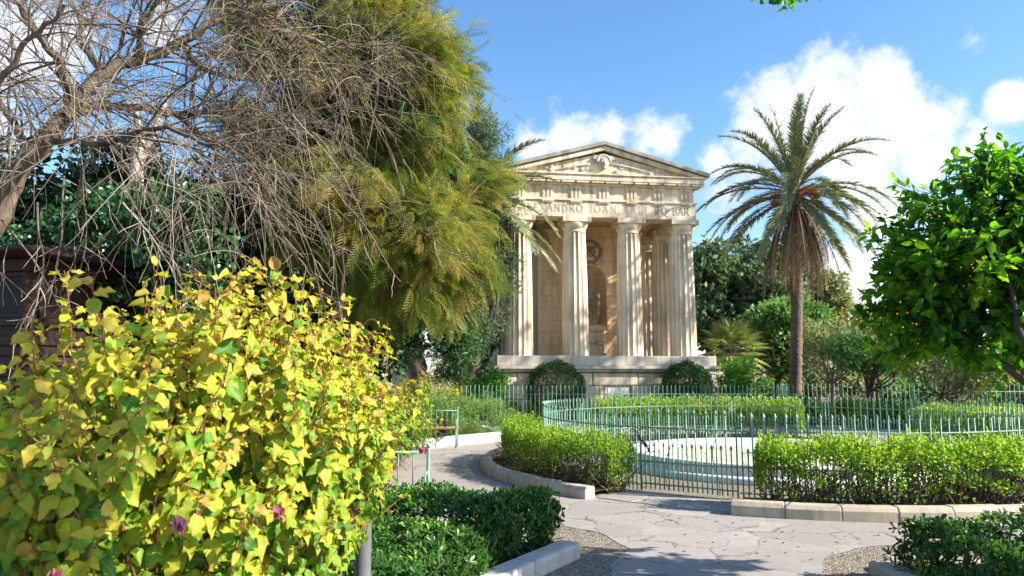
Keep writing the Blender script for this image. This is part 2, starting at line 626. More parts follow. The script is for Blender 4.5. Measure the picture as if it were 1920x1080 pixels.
YEL = [(0.0, (.03, .12, .012)), (.25, (.09, .24, .018)), (.44, (.20, .33, .020)), (.70, (.46, .42, .028)), (.93, (.60, .44, .06)), (1.0, (.42, .20, .05))]
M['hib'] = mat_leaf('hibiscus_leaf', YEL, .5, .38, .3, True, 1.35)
M['hib_small'] = mat_leaf('hibiscus_leaf_far', YEL, .5, .38, .3, False, 1.35)
M['hedge'] = mat_leaf('hedge_leaf', [(0, (.06, .14, .012)), (.5, (.165, .30, .022)), (.85, (.30, .44, .035)), (1, (.34, .23, .08))], .5, .46, .3)
M['pitt'] = mat_leaf('pittosporum_leaf', [(0, (.018, .065, .012)), (.5, (.035, .11, .016)), (.85, (.10, .22, .03)), (1, (.22, .34, .04))], .40, .28, .4)
M['box'] = mat_leaf('clipped_leaf', [(0, (.025, .07, .02)), (.6, (.05, .125, .03)), (1, (.11, .21, .04))], .45, .25, .35)
M['orange'] = mat_leaf('citrus_leaf', [(0, (.030, .10, .006)), (.5, (.075, .20, .008)), (.85, (.15, .31, .014)), (1, (.26, .38, .02))], .38, .60, .38, False, 2.1)
M['feather'] = mat_leaf('feathery_leaf', [(0, (.05, .11, .018)), (.38, (.15, .19, .03)), (.68, (.27, .25, .05)), (1, (.33, .20, .07))], .6, .5, .2)
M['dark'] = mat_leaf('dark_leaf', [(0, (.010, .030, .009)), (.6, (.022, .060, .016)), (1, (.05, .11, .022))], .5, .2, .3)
M['pine'] = mat_leaf('pine_needle', [(0, (0.044, 0.087, 0.044)), (.5, (0.107, 0.175, 0.080)), (1, (0.236, 0.303, 0.141))], .6, .25, .25)  # pine, olive, mid and autumn tones lightened to stand in for distance haze
M['ivy'] = mat_leaf('ivy_leaf', [(0, (.014, .05, .014)), (.6, (.03, .10, .025)), (1, (.075, .18, .04))], .3, .2, .55)
M['greygreen'] = mat_leaf('grey_green_leaf', [(0, (.045, .075, .045)), (.6, (.10, .15, .085)), (1, (.20, .24, .13))], .6, .25, .25)
M['olive'] = mat_leaf('olive_leaf', [(0, (0.102, 0.150, 0.066)), (.5, (0.246, 0.294, 0.138)), (.8, (0.414, 0.426, 0.210)), (1, (0.606, 0.414, 0.126))], .6, .3, .25)
M['mid'] = mat_leaf('mid_green_leaf', [(0, (0.060, 0.138, 0.042)), (.6, (0.144, 0.294, 0.078)), (1, (0.282, 0.438, 0.114))], .5, .35, .3)
M['bright'] = mat_leaf('bright_leaf', [(0, (.04, .15, .015)), (.6, (.10, .27, .025)), (1, (.20, .40, .04))], .45, .4, .35)
M['lav'] = mat_leaf('lavender_leaf', [(0, (.08, .16, .04)), (.6, (.19, .31, .08)), (1, (.33, .44, .13))], .6, .35, .2)
M['autumn'] = mat_leaf('autumn_leaf', [(0, (0.069, 0.118, 0.031)), (.4, (0.206, 0.219, 0.056)), (.7, (0.606, 0.356, 0.081)), (1, (0.756, 0.331, 0.081))], .6, .35, .2)
M['palm'] = mat_leaf('palm_leaflet', [(0, (.075, .105, .045)), (.5, (.17, .20, .085)), (.8, (.28, .27, .14)), (1, (.38, .33, .20))], .42, .2, .45)
M['palm_dead'] = mat_leaf('dead_palm_leaflet', [(0, (.16, .11, .07)), (.5, (.27, .19, .12)), (1, (.42, .32, .22))], .8, .2, .15)
M['fan'] = mat_leaf('fan_palm_leaf', [(0, (.15, .20, .05)), (.5, (.31, .37, .10)), (1, (.50, .52, .19))], .45, .3, .35)
M['fruit_stalk'] = mat_plain('orange_stalk', (.50, .15, .03), (.72, .28, .05), 9, .6)
M['berry'] = mat_plain('orange_berry', (.65, .16, .02), (.80, .28, .03), 9, .35)
M['petal'] = mat_leaf('pink_petal', [(0, (.26, .05, .11)), (1, (.55, .20, .28))], .6, .3, .2)
M['litter'] = mat_leaf('dry_leaf', [(0, (.12, .06, .03)), (1, (.35, .20, .09))], .8, .1, .1)


def mat_paving():
    m, nt, out = new_mat('crazy_paving')
    v = objco(nt)
    nz = node(nt, 'ShaderNodeTexNoise', inp={'Scale': 1.9, 'Detail': 7.0, 'Roughness': 0.68})
    nt.links.new(v, nz.inputs['Vector'])
    vm = node(nt, 'ShaderNodeVectorMath', operation='MULTIPLY_ADD')
    nt.links.new(nz.outputs['Color'], vm.inputs[0])
    vm.inputs[1].default_value = (.5, .5, 0)
    nt.links.new(v, vm.inputs[2])
    mp = node(nt, 'ShaderNodeMapping')
    mp.inputs['Scale'].default_value = (1.0, 1.0, 0.0)
    nt.links.new(vm.outputs[0], mp.inputs[0])
    ed = node(nt, 'ShaderNodeTexVoronoi', feature='DISTANCE_TO_EDGE', inp={'Scale': 1.6, 'Randomness': 0.95})
    ce = node(nt, 'ShaderNodeTexVoronoi', feature='F1', inp={'Scale': 1.6, 'Randomness': 0.95})
    nt.links.new(mp.outputs[0], ed.inputs['Vector'])
    nt.links.new(mp.outputs[0], ce.inputs['Vector'])
    sc = node(nt, 'ShaderNodeSeparateColor')
    nt.links.new(ce.outputs['Color'], sc.inputs[0])
    col = ramp(nt, sc.outputs[0], [(0, (.285, .255, .228)), (.45, (.335, .297, .263)), (.75, (.305, .278, .25)), (1, (.37, .33, .285))])
    f1 = noise(nt, 5, 7, .65, v)
    col = mixc(nt, math_node(nt, 'MULTIPLY_ADD', f1, 1.4, -.5, True), col, (.225, .205, .19))
    f2 = noise(nt, 60, 4, .7, v)
    col = mixc(nt, math_node(nt, 'MULTIPLY_ADD', f2, 1.0, -.42, True), col, (.17, .155, .14))
    brk = noise(nt, 2.3, 3, .5, v)
    width = math_node(nt, 'MULTIPLY_ADD', math_node(nt, 'MAXIMUM', math_node(nt, 'SUBTRACT', brk, .38), 0.0), .12, .002)
    crack = math_node(nt, 'LESS_THAN', ed.outputs['Distance'], width)
    kind = noise(nt, 1.1, 2, .5, v)
    ccol = ramp(nt, kind, [(.42, (.085, .075, .068)), (.6, (.30, .255, .20))])
    col = mixc(nt, math_node(nt, 'MULTIPLY', crack, .62), col, ccol)
    h = math_node(nt, 'MULTIPLY_ADD', math_node(nt, 'SMOOTH_MIN', ed.outputs['Distance'], 0.03, 0.03), 8.0, math_node(nt, 'MULTIPLY', f1, .7))
    h = math_node(nt, 'ADD', h, math_node(nt, 'MULTIPLY', sc.outputs[1], .25))
    principled(nt, out, col, .75, bump(nt, h, .55, .02), .3)
    return m


def mat_gravel():
    m, nt, out = new_mat('pebble_gravel')
    v = objco(nt)
    vo = node(nt, 'ShaderNodeTexVoronoi', inp={'Scale': 55.0})
    nt.links.new(v, vo.inputs['Vector'])
    sc = node(nt, 'ShaderNodeSeparateColor')
    nt.links.new(vo.outputs['Color'], sc.inputs[0])
    col = ramp(nt, sc.outputs[0], [(0, (.12, .10, .07)), (.5, (.25, .21, .155)), (1, (.42, .37, .29))])
    col = mixc(nt, math_node(nt, 'MULTIPLY', math_node(nt, 'GREATER_THAN', vo.outputs['Distance'], .55), .7), col, (.10, .08, .06))
    principled(nt, out, col, .85, bump(nt, math_node(nt, 'SUBTRACT', 1.0, vo.outputs['Distance']), .9, .012), .25)
    return m


M['paving'] = mat_paving()
M['gravel'] = mat_gravel()


# ================================================================== THE SETTING
CX, CY, FR = 4.65, 13.5, 4.1               # fountain centre and fence radius


def ringpt(r, deg, z=0.0):
    return np.array([CX + r * math.cos(R(deg)), CY + r * math.sin(R(deg)), z])


def arc(r, a0, a1, n):
    return [tuple(ringpt(r, a)[:2]) for a in np.linspace(a0, a1, n)]


ang = np.linspace(0, 2 * PI, 49)[:-1]
sheet('ground', [(900 * math.cos(a), 900 * math.sin(a)) for a in ang], 0.0, M['ground'], 'dry earth ground of the garden')


def wob(poly, amp, rng, n=7):              # uneven edge
    out = []
    for i, p in enumerate(poly):
        q = poly[(i + 1) % len(poly)]
        for t in np.linspace(0, 1, n)[:-1]:
            x = np.array(p) * (1 - t) + np.array(q) * t + (rng.normal(0, amp, 2) if t > 0 else 0)
            out.append(tuple(x))
    return out


rng = np.random.default_rng(4)
sheet('gravel', [(-6, -3), (12, -3), (12, 26), (-6, 26)], 0.004, M['gravel'], 'fine pebble gravel beside the paving')
g = lambda x, y: tuple(G(x, y)[:2])
front_edge = wob([g(1040, 960), g(1060, 988), g(1125, 1000), g(1182, 1030), g(1142, 1062), g(1150, 1100), (1.1, 4.6), (1.3, -2), (2.2, -2), (2.4, 5.0),
                  g(1538, 1085), g(1545, 1048), g(1600, 1030), g(1720, 1020), (5.5, 6.9), (11, 6.5)], .012, rng, 5)[:-4]
sheet('path', front_edge + [(11.5, 24), (-5.5, 24), (-5.5, 9.5), (-1.5, 8.4), (0.2, 7.3)], 0.008, M['paving'], 'crazy paved path of pale grey stone slabs')

# raised beds round the fountain
sheet('soil_bed', arc(5.02, 150, 224, 24) + arc(4.2, 224, 150, 24), 0.075, M['soil'], 'bare soil of the curved bed')
sheet('soil_bed', arc(5.02, 246, 330, 24) + arc(4.2, 330, 246, 24), 0.075, M['soil'], 'bare soil of the curved bed')
sheet('soil_bed', arc(5.02, 60, 125, 20) + arc(4.2, 125, 60, 20), 0.075, M['soil'], 'bare soil of the curved bed')
sheet('soil_bed', arc(5.02, -10, 40, 20) + arc(4.2, 40, -10, 20), 0.075, M['soil'], 'bare soil of the curved bed')
sheet('fountain_court', arc(4.19, 0, 352.5, 48), 0.012, M['gravel'], 'gravel court round the white basin')
sheet('soil', [(-6, 24.4), (22, 24.0), (22, 60), (-6, 60)], 0.010, M['soil'], 'soil of the beds round the temple')
rngl = np.random.default_rng(77)


def kerb_arc(name, a0, a1, stones, label, r=5.1, w=.2, h=.17, chamf=.05):
    mb = MB()
    gap = .004 / r
    edges = np.linspace(R(a0), R(a1), stones + 1)
    for i in range(stones):
        b0, b1 = edges[i] + gap / 2, edges[i + 1] - gap / 2
        dh = rngl.normal(0, .004)
        dr = rngl.normal(0, .004)
        prof = [(r - w / 2, 0), (r + w / 2, 0), (r + w / 2, h - chamf + dh), (r + w / 2 - chamf * .8, h + dh), (r - w / 2 + .015, h + dh), (r - w / 2, h - .02 + dh)]
        k = 5
        V, F = [], []
        for t in np.linspace(b0, b1, k):
            for rr, z in prof:
                V.append((CX + (rr + dr) * math.cos(t), CY + (rr + dr) * math.sin(t), z))
        n = len(prof)
        for s in range(k - 1):
            for j in range(n):
                F.append((s * n + j, s * n + (j + 1) % n, (s + 1) * n + (j + 1) % n, (s + 1) * n + j))
        F += [tuple(range(n))[::-1], tuple((k - 1) * n + j for j in range(n))]
        mb.raw(V, F)
    o = mb.build(name, M['kerb'], None, .012)
    return tag(o, label, None, None, 'structure')


kerb_arc('kerb', 150, 224.5, 11, 'curved stone kerb of the bed left of the fountain gate')
kerb_arc('kerb', 245.5, 330, 13, 'long curved stone kerb under the right hedge')
kerb_arc('kerb', 55, 128, 10, 'stone kerb of the far bed')
# flat threshold at the gate
mb = MB()
for i, (a, b) in enumerate(((224.8, 231), (231.05, 238), (238.05, 245.2))):
    mb.raw([ringpt(4.2, a, .02), ringpt(4.2, b, .02), ringpt(5.0, b, .02), ringpt(5.0, a, .02), ringpt(4.2, a, .0), ringpt(4.2, b, .0), ringpt(5.0, b, .0), ringpt(5.0, a, .0)],
           [(0, 1, 2, 3), (0, 1, 5, 4), (1, 2, 6, 5), (2, 3, 7, 6), (3, 0, 4, 7)])
tag(mb.build('threshold', M['paving'], None, .008), 'flat stone threshold under the green gate', None, None, 'structure')


def kerb_line(name, pts, label, mat, w=.2, h=.15, ln=.8):
    mb = MB()
    for p, q in zip(pts[:-1], pts[1:]):
        p, q = np.array(p), np.array(q)
        L = np.linalg.norm(q - p)
        n = max(1, round(L / ln))
        a = math.atan2(q[1] - p[1], q[0] - p[0])
        for i in range(n):
            c = p + (q - p) * (i + .5) / n
            mb.box(-L / n / 2 + .004, L / n / 2 - .004, -w / 2, w / 2, 0, h + rngl.normal(0, .003), a, tuple(c))
    return tag(mb.build(name, mat, None, .03), label, None, None, 'structure')


M['white_kerb'] = mat_stone('whitewashed_kerb', (.54, .51, .46), (.42, .40, .35), (.28, .25, .21), .5, None, .85, 2.5, .15)
e1 = G(1070, 1046)[:2]
e2 = G(985, 1085)[:2]
dirk = (e2 - e1) / np.linalg.norm(e2 - e1)
kerb_line('kerb', [tuple(e1), tuple(e1 + dirk * 2.4)], 'pale kerb at the end of the dark clipped hedge', M['white_kerb'], .22, .15, .9)
kerb_line('kerb', [tuple(G(1648, 1078)[:2]), (3.15, 4.2)], 'kerb of the bed in the near right corner', M['kerb'], .2, .12, .8)
kerb_line('kerb', [tuple(G(1660, 1072)[:2]), (6.0, 5.6)], 'kerb of the bed in the near right corner', M['kerb'], .2, .12, .8)
wk = [tuple(G(790, 842)[:2]), tuple(G(936, 827)[:2]), tuple(G(903, 812)[:2])]
kerb_line('kerb', wk, 'whitewashed kerb of the bed behind the bench', M['white'], .2, .22, 1.2)
sheet('soil_bed', [wk[0], wk[1], wk[2], (-3.5, 21.5), (-4, 18.0)], .1, M['soil'], 'soil of the bed behind the bench')
sheet('soil_bed', [tuple(e1 + np.array([-.1, .05])), tuple(e1 + dirk * 2.4), (-3.5, 3.6), (-3.5, 7.9), (-1.0, 7.9), (.35, 7.0)], .06, M['soil'], 'soil of the near left bed')
sheet('soil_bed', [(2.97, 6.1), (3.2, 4.2), (7, 4.0), (7, 5.4)], .06, M['soil'], 'soil of the near right bed')


# ================================================================== FOUNTAIN
fo = empty('fountain_basin', (CX, CY, 0), 'round shallow white painted basin inside the green railing', 'fountain')
MB().lathe([(2.75, .012), (2.75, .10), (2.70, .115), (2.52, .115)], 96, (0, 0, 0), True, False).build('base_step', M['white'], fo)
MB().lathe([(2.58, .10), (2.52, .20), (2.56, .22), (2.57, .27), (2.54, .285), (2.36, .285), (2.33, .27), (2.30, .16), (2.26, .14)], 96, (0, 0, 0), True, False).build('rim', M['white'], fo)
bm = MB()
prof = [(2.27, .142)]
for k in range(6):                         # stepped concentric rings on the floor of the basin
    r0 = 2.2 - k * .33
    prof += [(r0, .142 + .012 * k), (r0 - .02, .150 + .012 * k)]
prof += [(.3, .22), (.28, .3), (.05, .3)]
bm.lathe(prof, 72, (0, 0, 0), False, True)
bm.build('basin_floor', M['basin_in'], fo)
noz = MB().lathe([(.09, .29), (.06, .34), (.03, .38), (.03, .52), (.045, .53), (.02, .56)], 12, (0, 0, 0))
noz.build('nozzle', M['dark_metal'], fo)


# ================================================================== FENCES
def picket_mb(h, z0=.02, r=.0112):
    mb = MB()
    mb.tube([(0, 0, z0), (0, 0, h - .055)], r, 6)
    mb.lathe([(.004, h - .06), (.022, h - .05), (.018, h - .035), (.003, h)], 4, (0, 0, 0), False)
    mb.box(-.026, .026, -.005, .005, h - .068, h - .058)
    return mb


def ring_fence():
    f = empty('garden_fence', (CX, CY, 0), 'round green iron railing that circles the white basin', 'fence')
    hr = (1.115, .88, .42)
    a_gate = (225.5, 245.0)
    full = np.radians(np.linspace(a_gate[1], a_gate[0] + 360, 140))
    for z, r in ((.88, .011), (.42, .011), (.10, .009)):
        MB().tube([(FR * math.cos(a), FR * math.sin(a), z) for a in full], r, 6).build('rail', M['green_metal'], f)
    n = 190
    step = 360 / n
    tall = MB().v
    me_t = picket_mb(1.115).mesh('picket')
    me_s = picket_mb(.67).mesh('short_picket')
    for me in (me_t, me_s):
        me.materials.append(M['green_metal'])
    far_t, far_s = MB(), MB()
    pos = []
    for i in range(n):
        a = a_gate[1] + .6 + i * step
        if a > 360 + a_gate[0]:
            break
        pos.append(a)
    order = sorted(pos, key=lambda a: ringpt(FR, a)[1])
    near = set(order[:95])
    for a in pos:
        for half, me, far, nm in ((0, me_t, far_t, 'picket'), (step / 2, me_s, far_s, 'short_picket')):
            t = R(a + half)
            x, y = FR * math.cos(t), FR * math.sin(t)
            if a in near:
                o = bpy.data.objects.new(nm, me)
                o.location = (x, y, 0)
                o.rotation_euler = (rngl.normal(0, .006), rngl.normal(0, .006), t + PI / 2)
                finish(o, f)
            else:
                src = picket_mb(1.115) if nm == 'picket' else picket_mb(.67)
                cs, sn = math.cos(t + PI / 2), math.sin(t + PI / 2)
                far.raw([(x + vx * cs - vy * sn, y + vx * sn + vy * cs, vz) for vx, vy, vz in src.v], src.f)
    tag(far_t.build('picket', M['green_metal'], f, 0, False), None, None, None, 'stuff')
    tag(far_s.build('short_picket', M['green_metal'], f, 0, False), None, None, None, 'stuff')
    for a in list(np.arange(a_gate[1], 360 + a_gate[0] + 1, 340.5 / 12))[1:-1]:
        t = R(a)
        MB().tube([(FR * math.cos(t), FR * math.sin(t), 0), (FR * math.cos(t), FR * math.sin(t), 1.0)], .013, 8).build('post', M['green_metal'], f)
    # gate
    p0, p1 = ringpt(FR, a_gate[0] + .35) - [CX, CY, 0], ringpt(FR, a_gate[1] - .35) - [CX, CY, 0]
    gt = MB()
    for z in (.88, .42, .12):
        gt.tube([p0 + [0, 0, z], p1 + [0, 0, z]], .0105, 6)
    gate = gt.build('gate', M['green_metal'], f)
    gate['label'] = 'straight gate of alternating long and short pickets'
    for k, q in enumerate((p0, p1)):
        MB().tube([q + [0, 0, .03], q + [0, 0, 1.0]], .0125, 8).build('gate_stile', M['green_metal'], gate)
    m = 20
    ga = math.atan2(p1[1] - p0[1], p1[0] - p0[0])
    for i in range(1, m):
        q = p0 + (p1 - p0) * i / m
        o = bpy.data.objects.new('gate_picket', me_t if i % 2 == 0 else me_s)
        o.location = (q[0], q[1], .03)
        o.rotation_euler = (rngl.normal(0, .008), rngl.normal(0, .008), ga)
        finish(o, gate)
    for s in (.28, .78):                   # two bent wires hooked on the gate
        q = p0 + (p1 - p0) * s
        u = norm(p1 - p0)
        zz = np.linspace(.05, .8, 14)
        pts = [q + u * (.05 * math.sin(z * 7 + s * 9) + .03 * z) + np.array([0, -.02, z]) for z in zz]
        MB().tube(pts, .006, 5).build('bent_wire', M['green_metal'], gate)
    return f


ring_fence()

# padlocked chain on the gate
c0, c1 = P(1188, 800, G(1188, 921)[1] - .05), P(1216, 838, G(1212, 927)[1] - .05)
mb = MB()
nl = 11
for i in range(nl):
    t = (i + .5) / nl
    c = c0 * (1 - t) + c1 * t + np.array([0, 0, -.05 * math.sin(PI * t)])
    d = norm(c1 - c0)
    side = np.array([0, 1, 0]) if i % 2 else norm(np.cross(d, [0, 1, 0]))
    loop = [c + d * .026 * math.cos(a) + side * .02 * math.sin(a) for a in np.linspace(0, 2 * PI, 11)]
    mb.tube(loop, .0085, 6, False)
ch = mb.build('gate_chain', M['dark_metal'])
tag(ch, 'black iron chain hanging slanted on the green gate', 'chain')
pl = MB()
pl.box(c1[0] - .022, c1[0] + .022, c1[1] - .02, c1[1], c1[2] - .07, c1[2] - .02)
pl.tube([c1 + np.array([-.015, -.01, -.02]), c1 + np.array([-.014, -.01, .012]), c1 + np.array([0, -.01, .02]), c1 + np.array([.014, -.01, .012]), c1 + np.array([.015, -.01, -.02])], .004, 6)
pl.build('padlock', M['dark_metal'], ch, .004)


def straight_fence(p, q, h, spacing, label, nmax=100):
    p, q = np.array(p), np.array(q)
    L = np.linalg.norm(q - p)
    f = empty('iron_railing', (p[0], p[1], 0), label, 'fence', None, math.atan2(q[1] - p[1], q[0] - p[0]))
    for z in (h - .28, .12):
        MB().tube([(0, 0, z), (L, 0, z)], .013, 6).build('rail', M['green_metal'], f)
    n = int(L / spacing)
    me = picket_mb(h, .0, .011).mesh('picket')
    me.materials.append(M['green_metal'])
    rest = MB()
    for i in range(n):
        if i < nmax:
            o = bpy.data.objects.new('picket', me)
            o.location = (i * spacing + .05, 0, 0)
            finish(o, f)
        else:
            src = picket_mb(h, .0, .011)
            rest.raw([(v[0] + i * spacing + .05, v[1], v[2]) for v in src.v], src.f)
    if rest.v:
        tag(rest.build('picket', M['green_metal'], f, 0, False), None, None, None, 'stuff')
    for x in np.arange(0, L, 2.4):
        MB().box(x - .02, x + .02, .015, .055, 0, h - .1).build('post', M['green_metal'], f)
    return f


straight_fence(G(838, 800)[:2], (9.2, 24.0), 1.28, .135, 'straight green iron railing in front of the temple podium')
straight_fence((9.5, 27.5), (20, 26.0), 1.3, .15, 'green iron railing behind the tall palm at far right', 100)


# ================================================================== TEMPLE
TW = R(8)
temple = empty('temple_monument', (3.16, 26.0, 0), 'cream stone doric temple monument with pediment on a high podium', 'temple', None, TW)
PT = 2.24                                   # podium top
# podium
mb = MB()
mb.box(-3.62, 3.62, -.57, 8.6, 0, 1.70)
mb.box(-3.80, 3.80, -.75, 8.8, 1.90, PT)
mb.box(-3.92, 3.92, -.87, 8.92, 1.79, 1.898)
mb.box(-3.84, 3.84, -.79, 8.84, 1.702, 1.788)
podium = mb.build('podium', M['lime_grey'], temple, .02)
courses = [(1.25, 1.66, [-3.72, -3.12, -.55, 1.02, 2.1, 3.72]), (.80, 1.235, [-3.72, -2.65, -1.35, -.15, .78, 1.5, 2.2, 3.1, 3.72]), (.38, .785, [-3.85, -2.35, -1.0, -.15, .78, 2.4, 3.85]), (0, .365, [-3.95, -1.7, .3, 2.2, 3.95])]
mb = MB()
for ci, (z0, z1, xs) in enumerate(courses):
    for i, (a, b) in enumerate(zip(xs[:-1], xs[1:])):
        if ci in (1, 2) and a == -.15:
            continue                        # opening of the small door
        fr = -.68 - (.1 if ci >= 2 else 0) - (.05 if ci == 3 else 0)
        mb.box(a + .012, b - .012, fr + rngl.uniform(-.01, .01), -.56, z0, z1)
    ys = np.linspace(-.54, 8.5, 7)
    for a, b in zip(ys[:-1], ys[1:]):
        for sx in (-1, 1):
            mb.box(min(sx * 3.58, sx * 3.72), max(sx * 3.58, sx * 3.72), a + .012, b - .012, z0, z1)
mb.build('stone_course', M['lime'], podium, .035)
door = MB().box(-.10, .73, -.62, -.575, .38, 1.22)
for zz in (.42, .8):
    door.box(-.04, .67, -.632, -.62, zz, zz + .34)
door.build('door', M['white'], temple, .008)

# columns
def column_mesh():
    mb = MB()
    seg, fl = 96, 16
    zs = [0, .1, .9, 1.8, 2.7, 3.5, 4.1, 4.45, 4.5]
    V, F = [], []
    for z in zs:
        t = z / 4.5
        r = .47 - .085 * t + .012 * math.sin(PI * t)
        for j in range(seg):
            a = 2 * PI * j / seg
            fx = abs(math.sin(a * fl / 2))
            V.append(((r - .045 * fx ** .8) * math.cos(a), (r - .045 * fx ** .8) * math.sin(a), z))
    for i in range(len(zs) - 1):
        for j in range(seg):
            k = (j + 1) % seg
            F.append((i * seg + j, i * seg + k, (i + 1) * seg + k, (i + 1) * seg + j))
    F.append(tuple((len(zs) - 1) * seg + j for j in range(seg)))
    mb.raw(V, F, False)
    return mb.mesh('column')


def capital_mesh():
    mb = MB()
    mb.lathe([(.375, 4.30), (.39, 4.31), (.39, 4.33), (.38, 4.34), (.39, 4.40), (.41, 4.44), (.43, 4.455), (.46, 4.52), (.485, 4.58), (.49, 4.62), (.47, 4.645)], 48, (0, 0, 0))
    mb.box(-.5, .5, -.5, .5, 4.646, 4.815)
    return mb.mesh('capital')


cm, km = column_mesh(), capital_mesh()
cm.materials.append(M['lime']); km.materials.append(M['lime'])
cols = [(-2.93 + 1.953 * i, 0) for i in range(4)] + [(s * 2.93, 1.98 * k) for s in (-1, 1) for k in (1, 2, 3, 4)] + [(-.98, 7.92), (.98, 7.92)]
for (x, y) in cols:
    o = bpy.data.objects.new('column', cm)
    o.location = (x, y, PT)
    o.rotation_euler = (0, 0, rngl.uniform(0, .4))
    finish(o, temple)
    k = bpy.data.objects.new('capital', km)
    k.rotation_euler = (0, 0, -o.rotation_euler.z)
    finish(k, o)
Z0 = PT + 4.817                             # 7.057 underside of architrave
mb = MB()
mb.box(-3.36, 3.36, -.40, .40, Z0, 7.62)
for s in (-1, 1):
    mb.box(min(s * 2.56, s * 3.36), max(s * 2.56, s * 3.36), .402, 8.3, Z0, 7.62)
mb.box(-2.55, 2.55, 7.52, 8.3, Z0, 7.62)
mb.build('architrave', M['lime'], temple, .012)
mb = MB()
mb.box(-3.41, 3.41, -.455, 8.36, 7.622, 7.69)
mb.build('taenia', M['lime'], temple, .008)
MB().box(-3.30, 3.30, -.36, 8.24, 7.692, 8.18).build('frieze', M['lime'], temple, .01)
tg = MB()
for dx in (-.135, 0, .135):
    tg.prism([(dx - .06, 0), (dx - .035, -.05), (dx + .035, -.05), (dx + .06, 0)], 7.694, 8.08)
tg.box(-.205, .205, -.055, 0, 8.082, 8.178)
tg.box(-.205, .205, -.02, 0, 7.693, 8.08)
tm = tg.mesh('triglyph'); tm.materials.append(M['lime'])
gm_ = MB()
gm_.box(-.205, .205, -.06, 0, 7.585, 7.621)
for k in range(6):
    gm_.lathe([(.02, 7.54), (.026, 7.545), (.02, 7.583)], 8, (-.17 + .068 * k, -.03, 0), False)
gme = gm_.mesh('guttae'); gme.materials.append(M['lime'])
for i in range(7):
    x = -3.0 + i * 1.0
    o = bpy.data.objects.new('triglyph', tm); o.location = (x, -.362, 0); finish(o, temple)
    k = bpy.data.objects.new('guttae', gme); k.location = (0, -.04, 0); finish(k, o)
for s in (-1, 1):
    for i in range(8):
        o = bpy.data.objects.new('triglyph', tm); o.location = (s * 3.302, .1 + i * 1.0, 0); o.rotation_euler = (0, 0, s * PI / 2); finish(o, temple)
# cornice with mutules
mb = MB()
mb.box(-3.45, 3.45, -.50, 8.4, 8.182, 8.24)
mb.box(-3.62, 3.62, -.62, 8.7, 8.31, 8.50)
mb.box(-3.69, 3.69, -.67, 8.77, 8.502, 8.55)
for i in range(14):
    x = -3.39 + i * 6.78 / 13
    mb.box(x - .235, x + .235, -.60, -.5, 8.24, 8.308)
for s in (-1, 1):
    for i in range(15):
        y = -.2 + i * .6
        mb.box(min(s * 3.46, s * 3.60), max(s * 3.46, s * 3.60), y - .2, y + .2, 8.24, 8.308)
mb.build('cornice', M['lime'], temple, .012)
# pediment
AP, EV = 9.55, 8.55
pd = MB().prism_y([(-3.35, EV), (3.35, EV), (0, AP - .2)], -.45, 8.3)
ped = pd.build('pediment', M['lime'], temple)
rk = MB()
sl = (AP - EV) / 3.7
for s in (-1, 1):
    ln = 3.9
    rk.prism_y([(s * 3.72, EV + .003), (s * 3.22, EV + .003), (0, EV + 3.22 * sl), (0, AP + .02)] if s > 0 else [(0, AP + .02), (0, EV + 3.22 * sl), (s * 3.22, EV + .003), (s * 3.72, EV + .003)], -.62, -.455)
rk.build('raking_cornice', M['lime'], ped, .012)
rf = MB()
for s in (-1, 1):
    poly = [(s * 3.8, EV + .01), (0, AP + .04), (0, AP + .18), (s * 3.8, EV + .15)]
    rf.prism_y(poly if s < 0 else poly[::-1], -.70, 8.9)
rf.build('roof', M['lime_roof'], temple, .015)


def remesh(o, vox, smooth=True):
    m = o.modifiers.new('remesh', 'REMESH')
    m.mode = 'VOXEL'
    m.voxel_size = vox
    m.use_smooth_shade = smooth
    return o


# carved head and trophies in the pediment
mk = MB()
mk.ball((0, 0, 0), .2, 16, 12, .8, .7, 1.15)                     # face
mk.ball((0, -.15, -.03), .045, 8, 6, .8, 1, 1.5)                 # nose
for s in (-1, 1):
    mk.ball((s * .07, -.115, .05), .03, 8, 6, 1.2, .6, .6)       # brows and eyes
    mk.ball((s * .075, -.125, .005), .022, 8, 6)
    mk.ball((s * .16, -.02, .02), .05, 8, 6, .6, 1, 1.4)
mk.ball((0, -.13, -.105), .04, 8, 6, 1.3, .6, .5)                # mouth
mk.ball((0, -.08, -.19), .07, 8, 6)                              # chin
for k in range(11):
    a = PI * (.02 + k * .096)
    mk.ball((.2 * math.cos(a), -.02, .06 + .2 * math.sin(a)), .065, 8, 6, 1, 1, 1)
    if k in (1, 2, 8, 9):
        mk.ball((.31 * math.cos(a), -.01, .07 + .24 * math.sin(a)), .06, 8, 6, 1.4, .6, .8)
hd = mk.build('carved_head', M['lime_grey'], ped, 0, False)
hd.location = (-.03, -.52, EV + .42)
hd.scale = (1.12, 1.1, 1.0)
remesh(hd, .014)
tr = MB()
rg = np.random.default_rng(9)
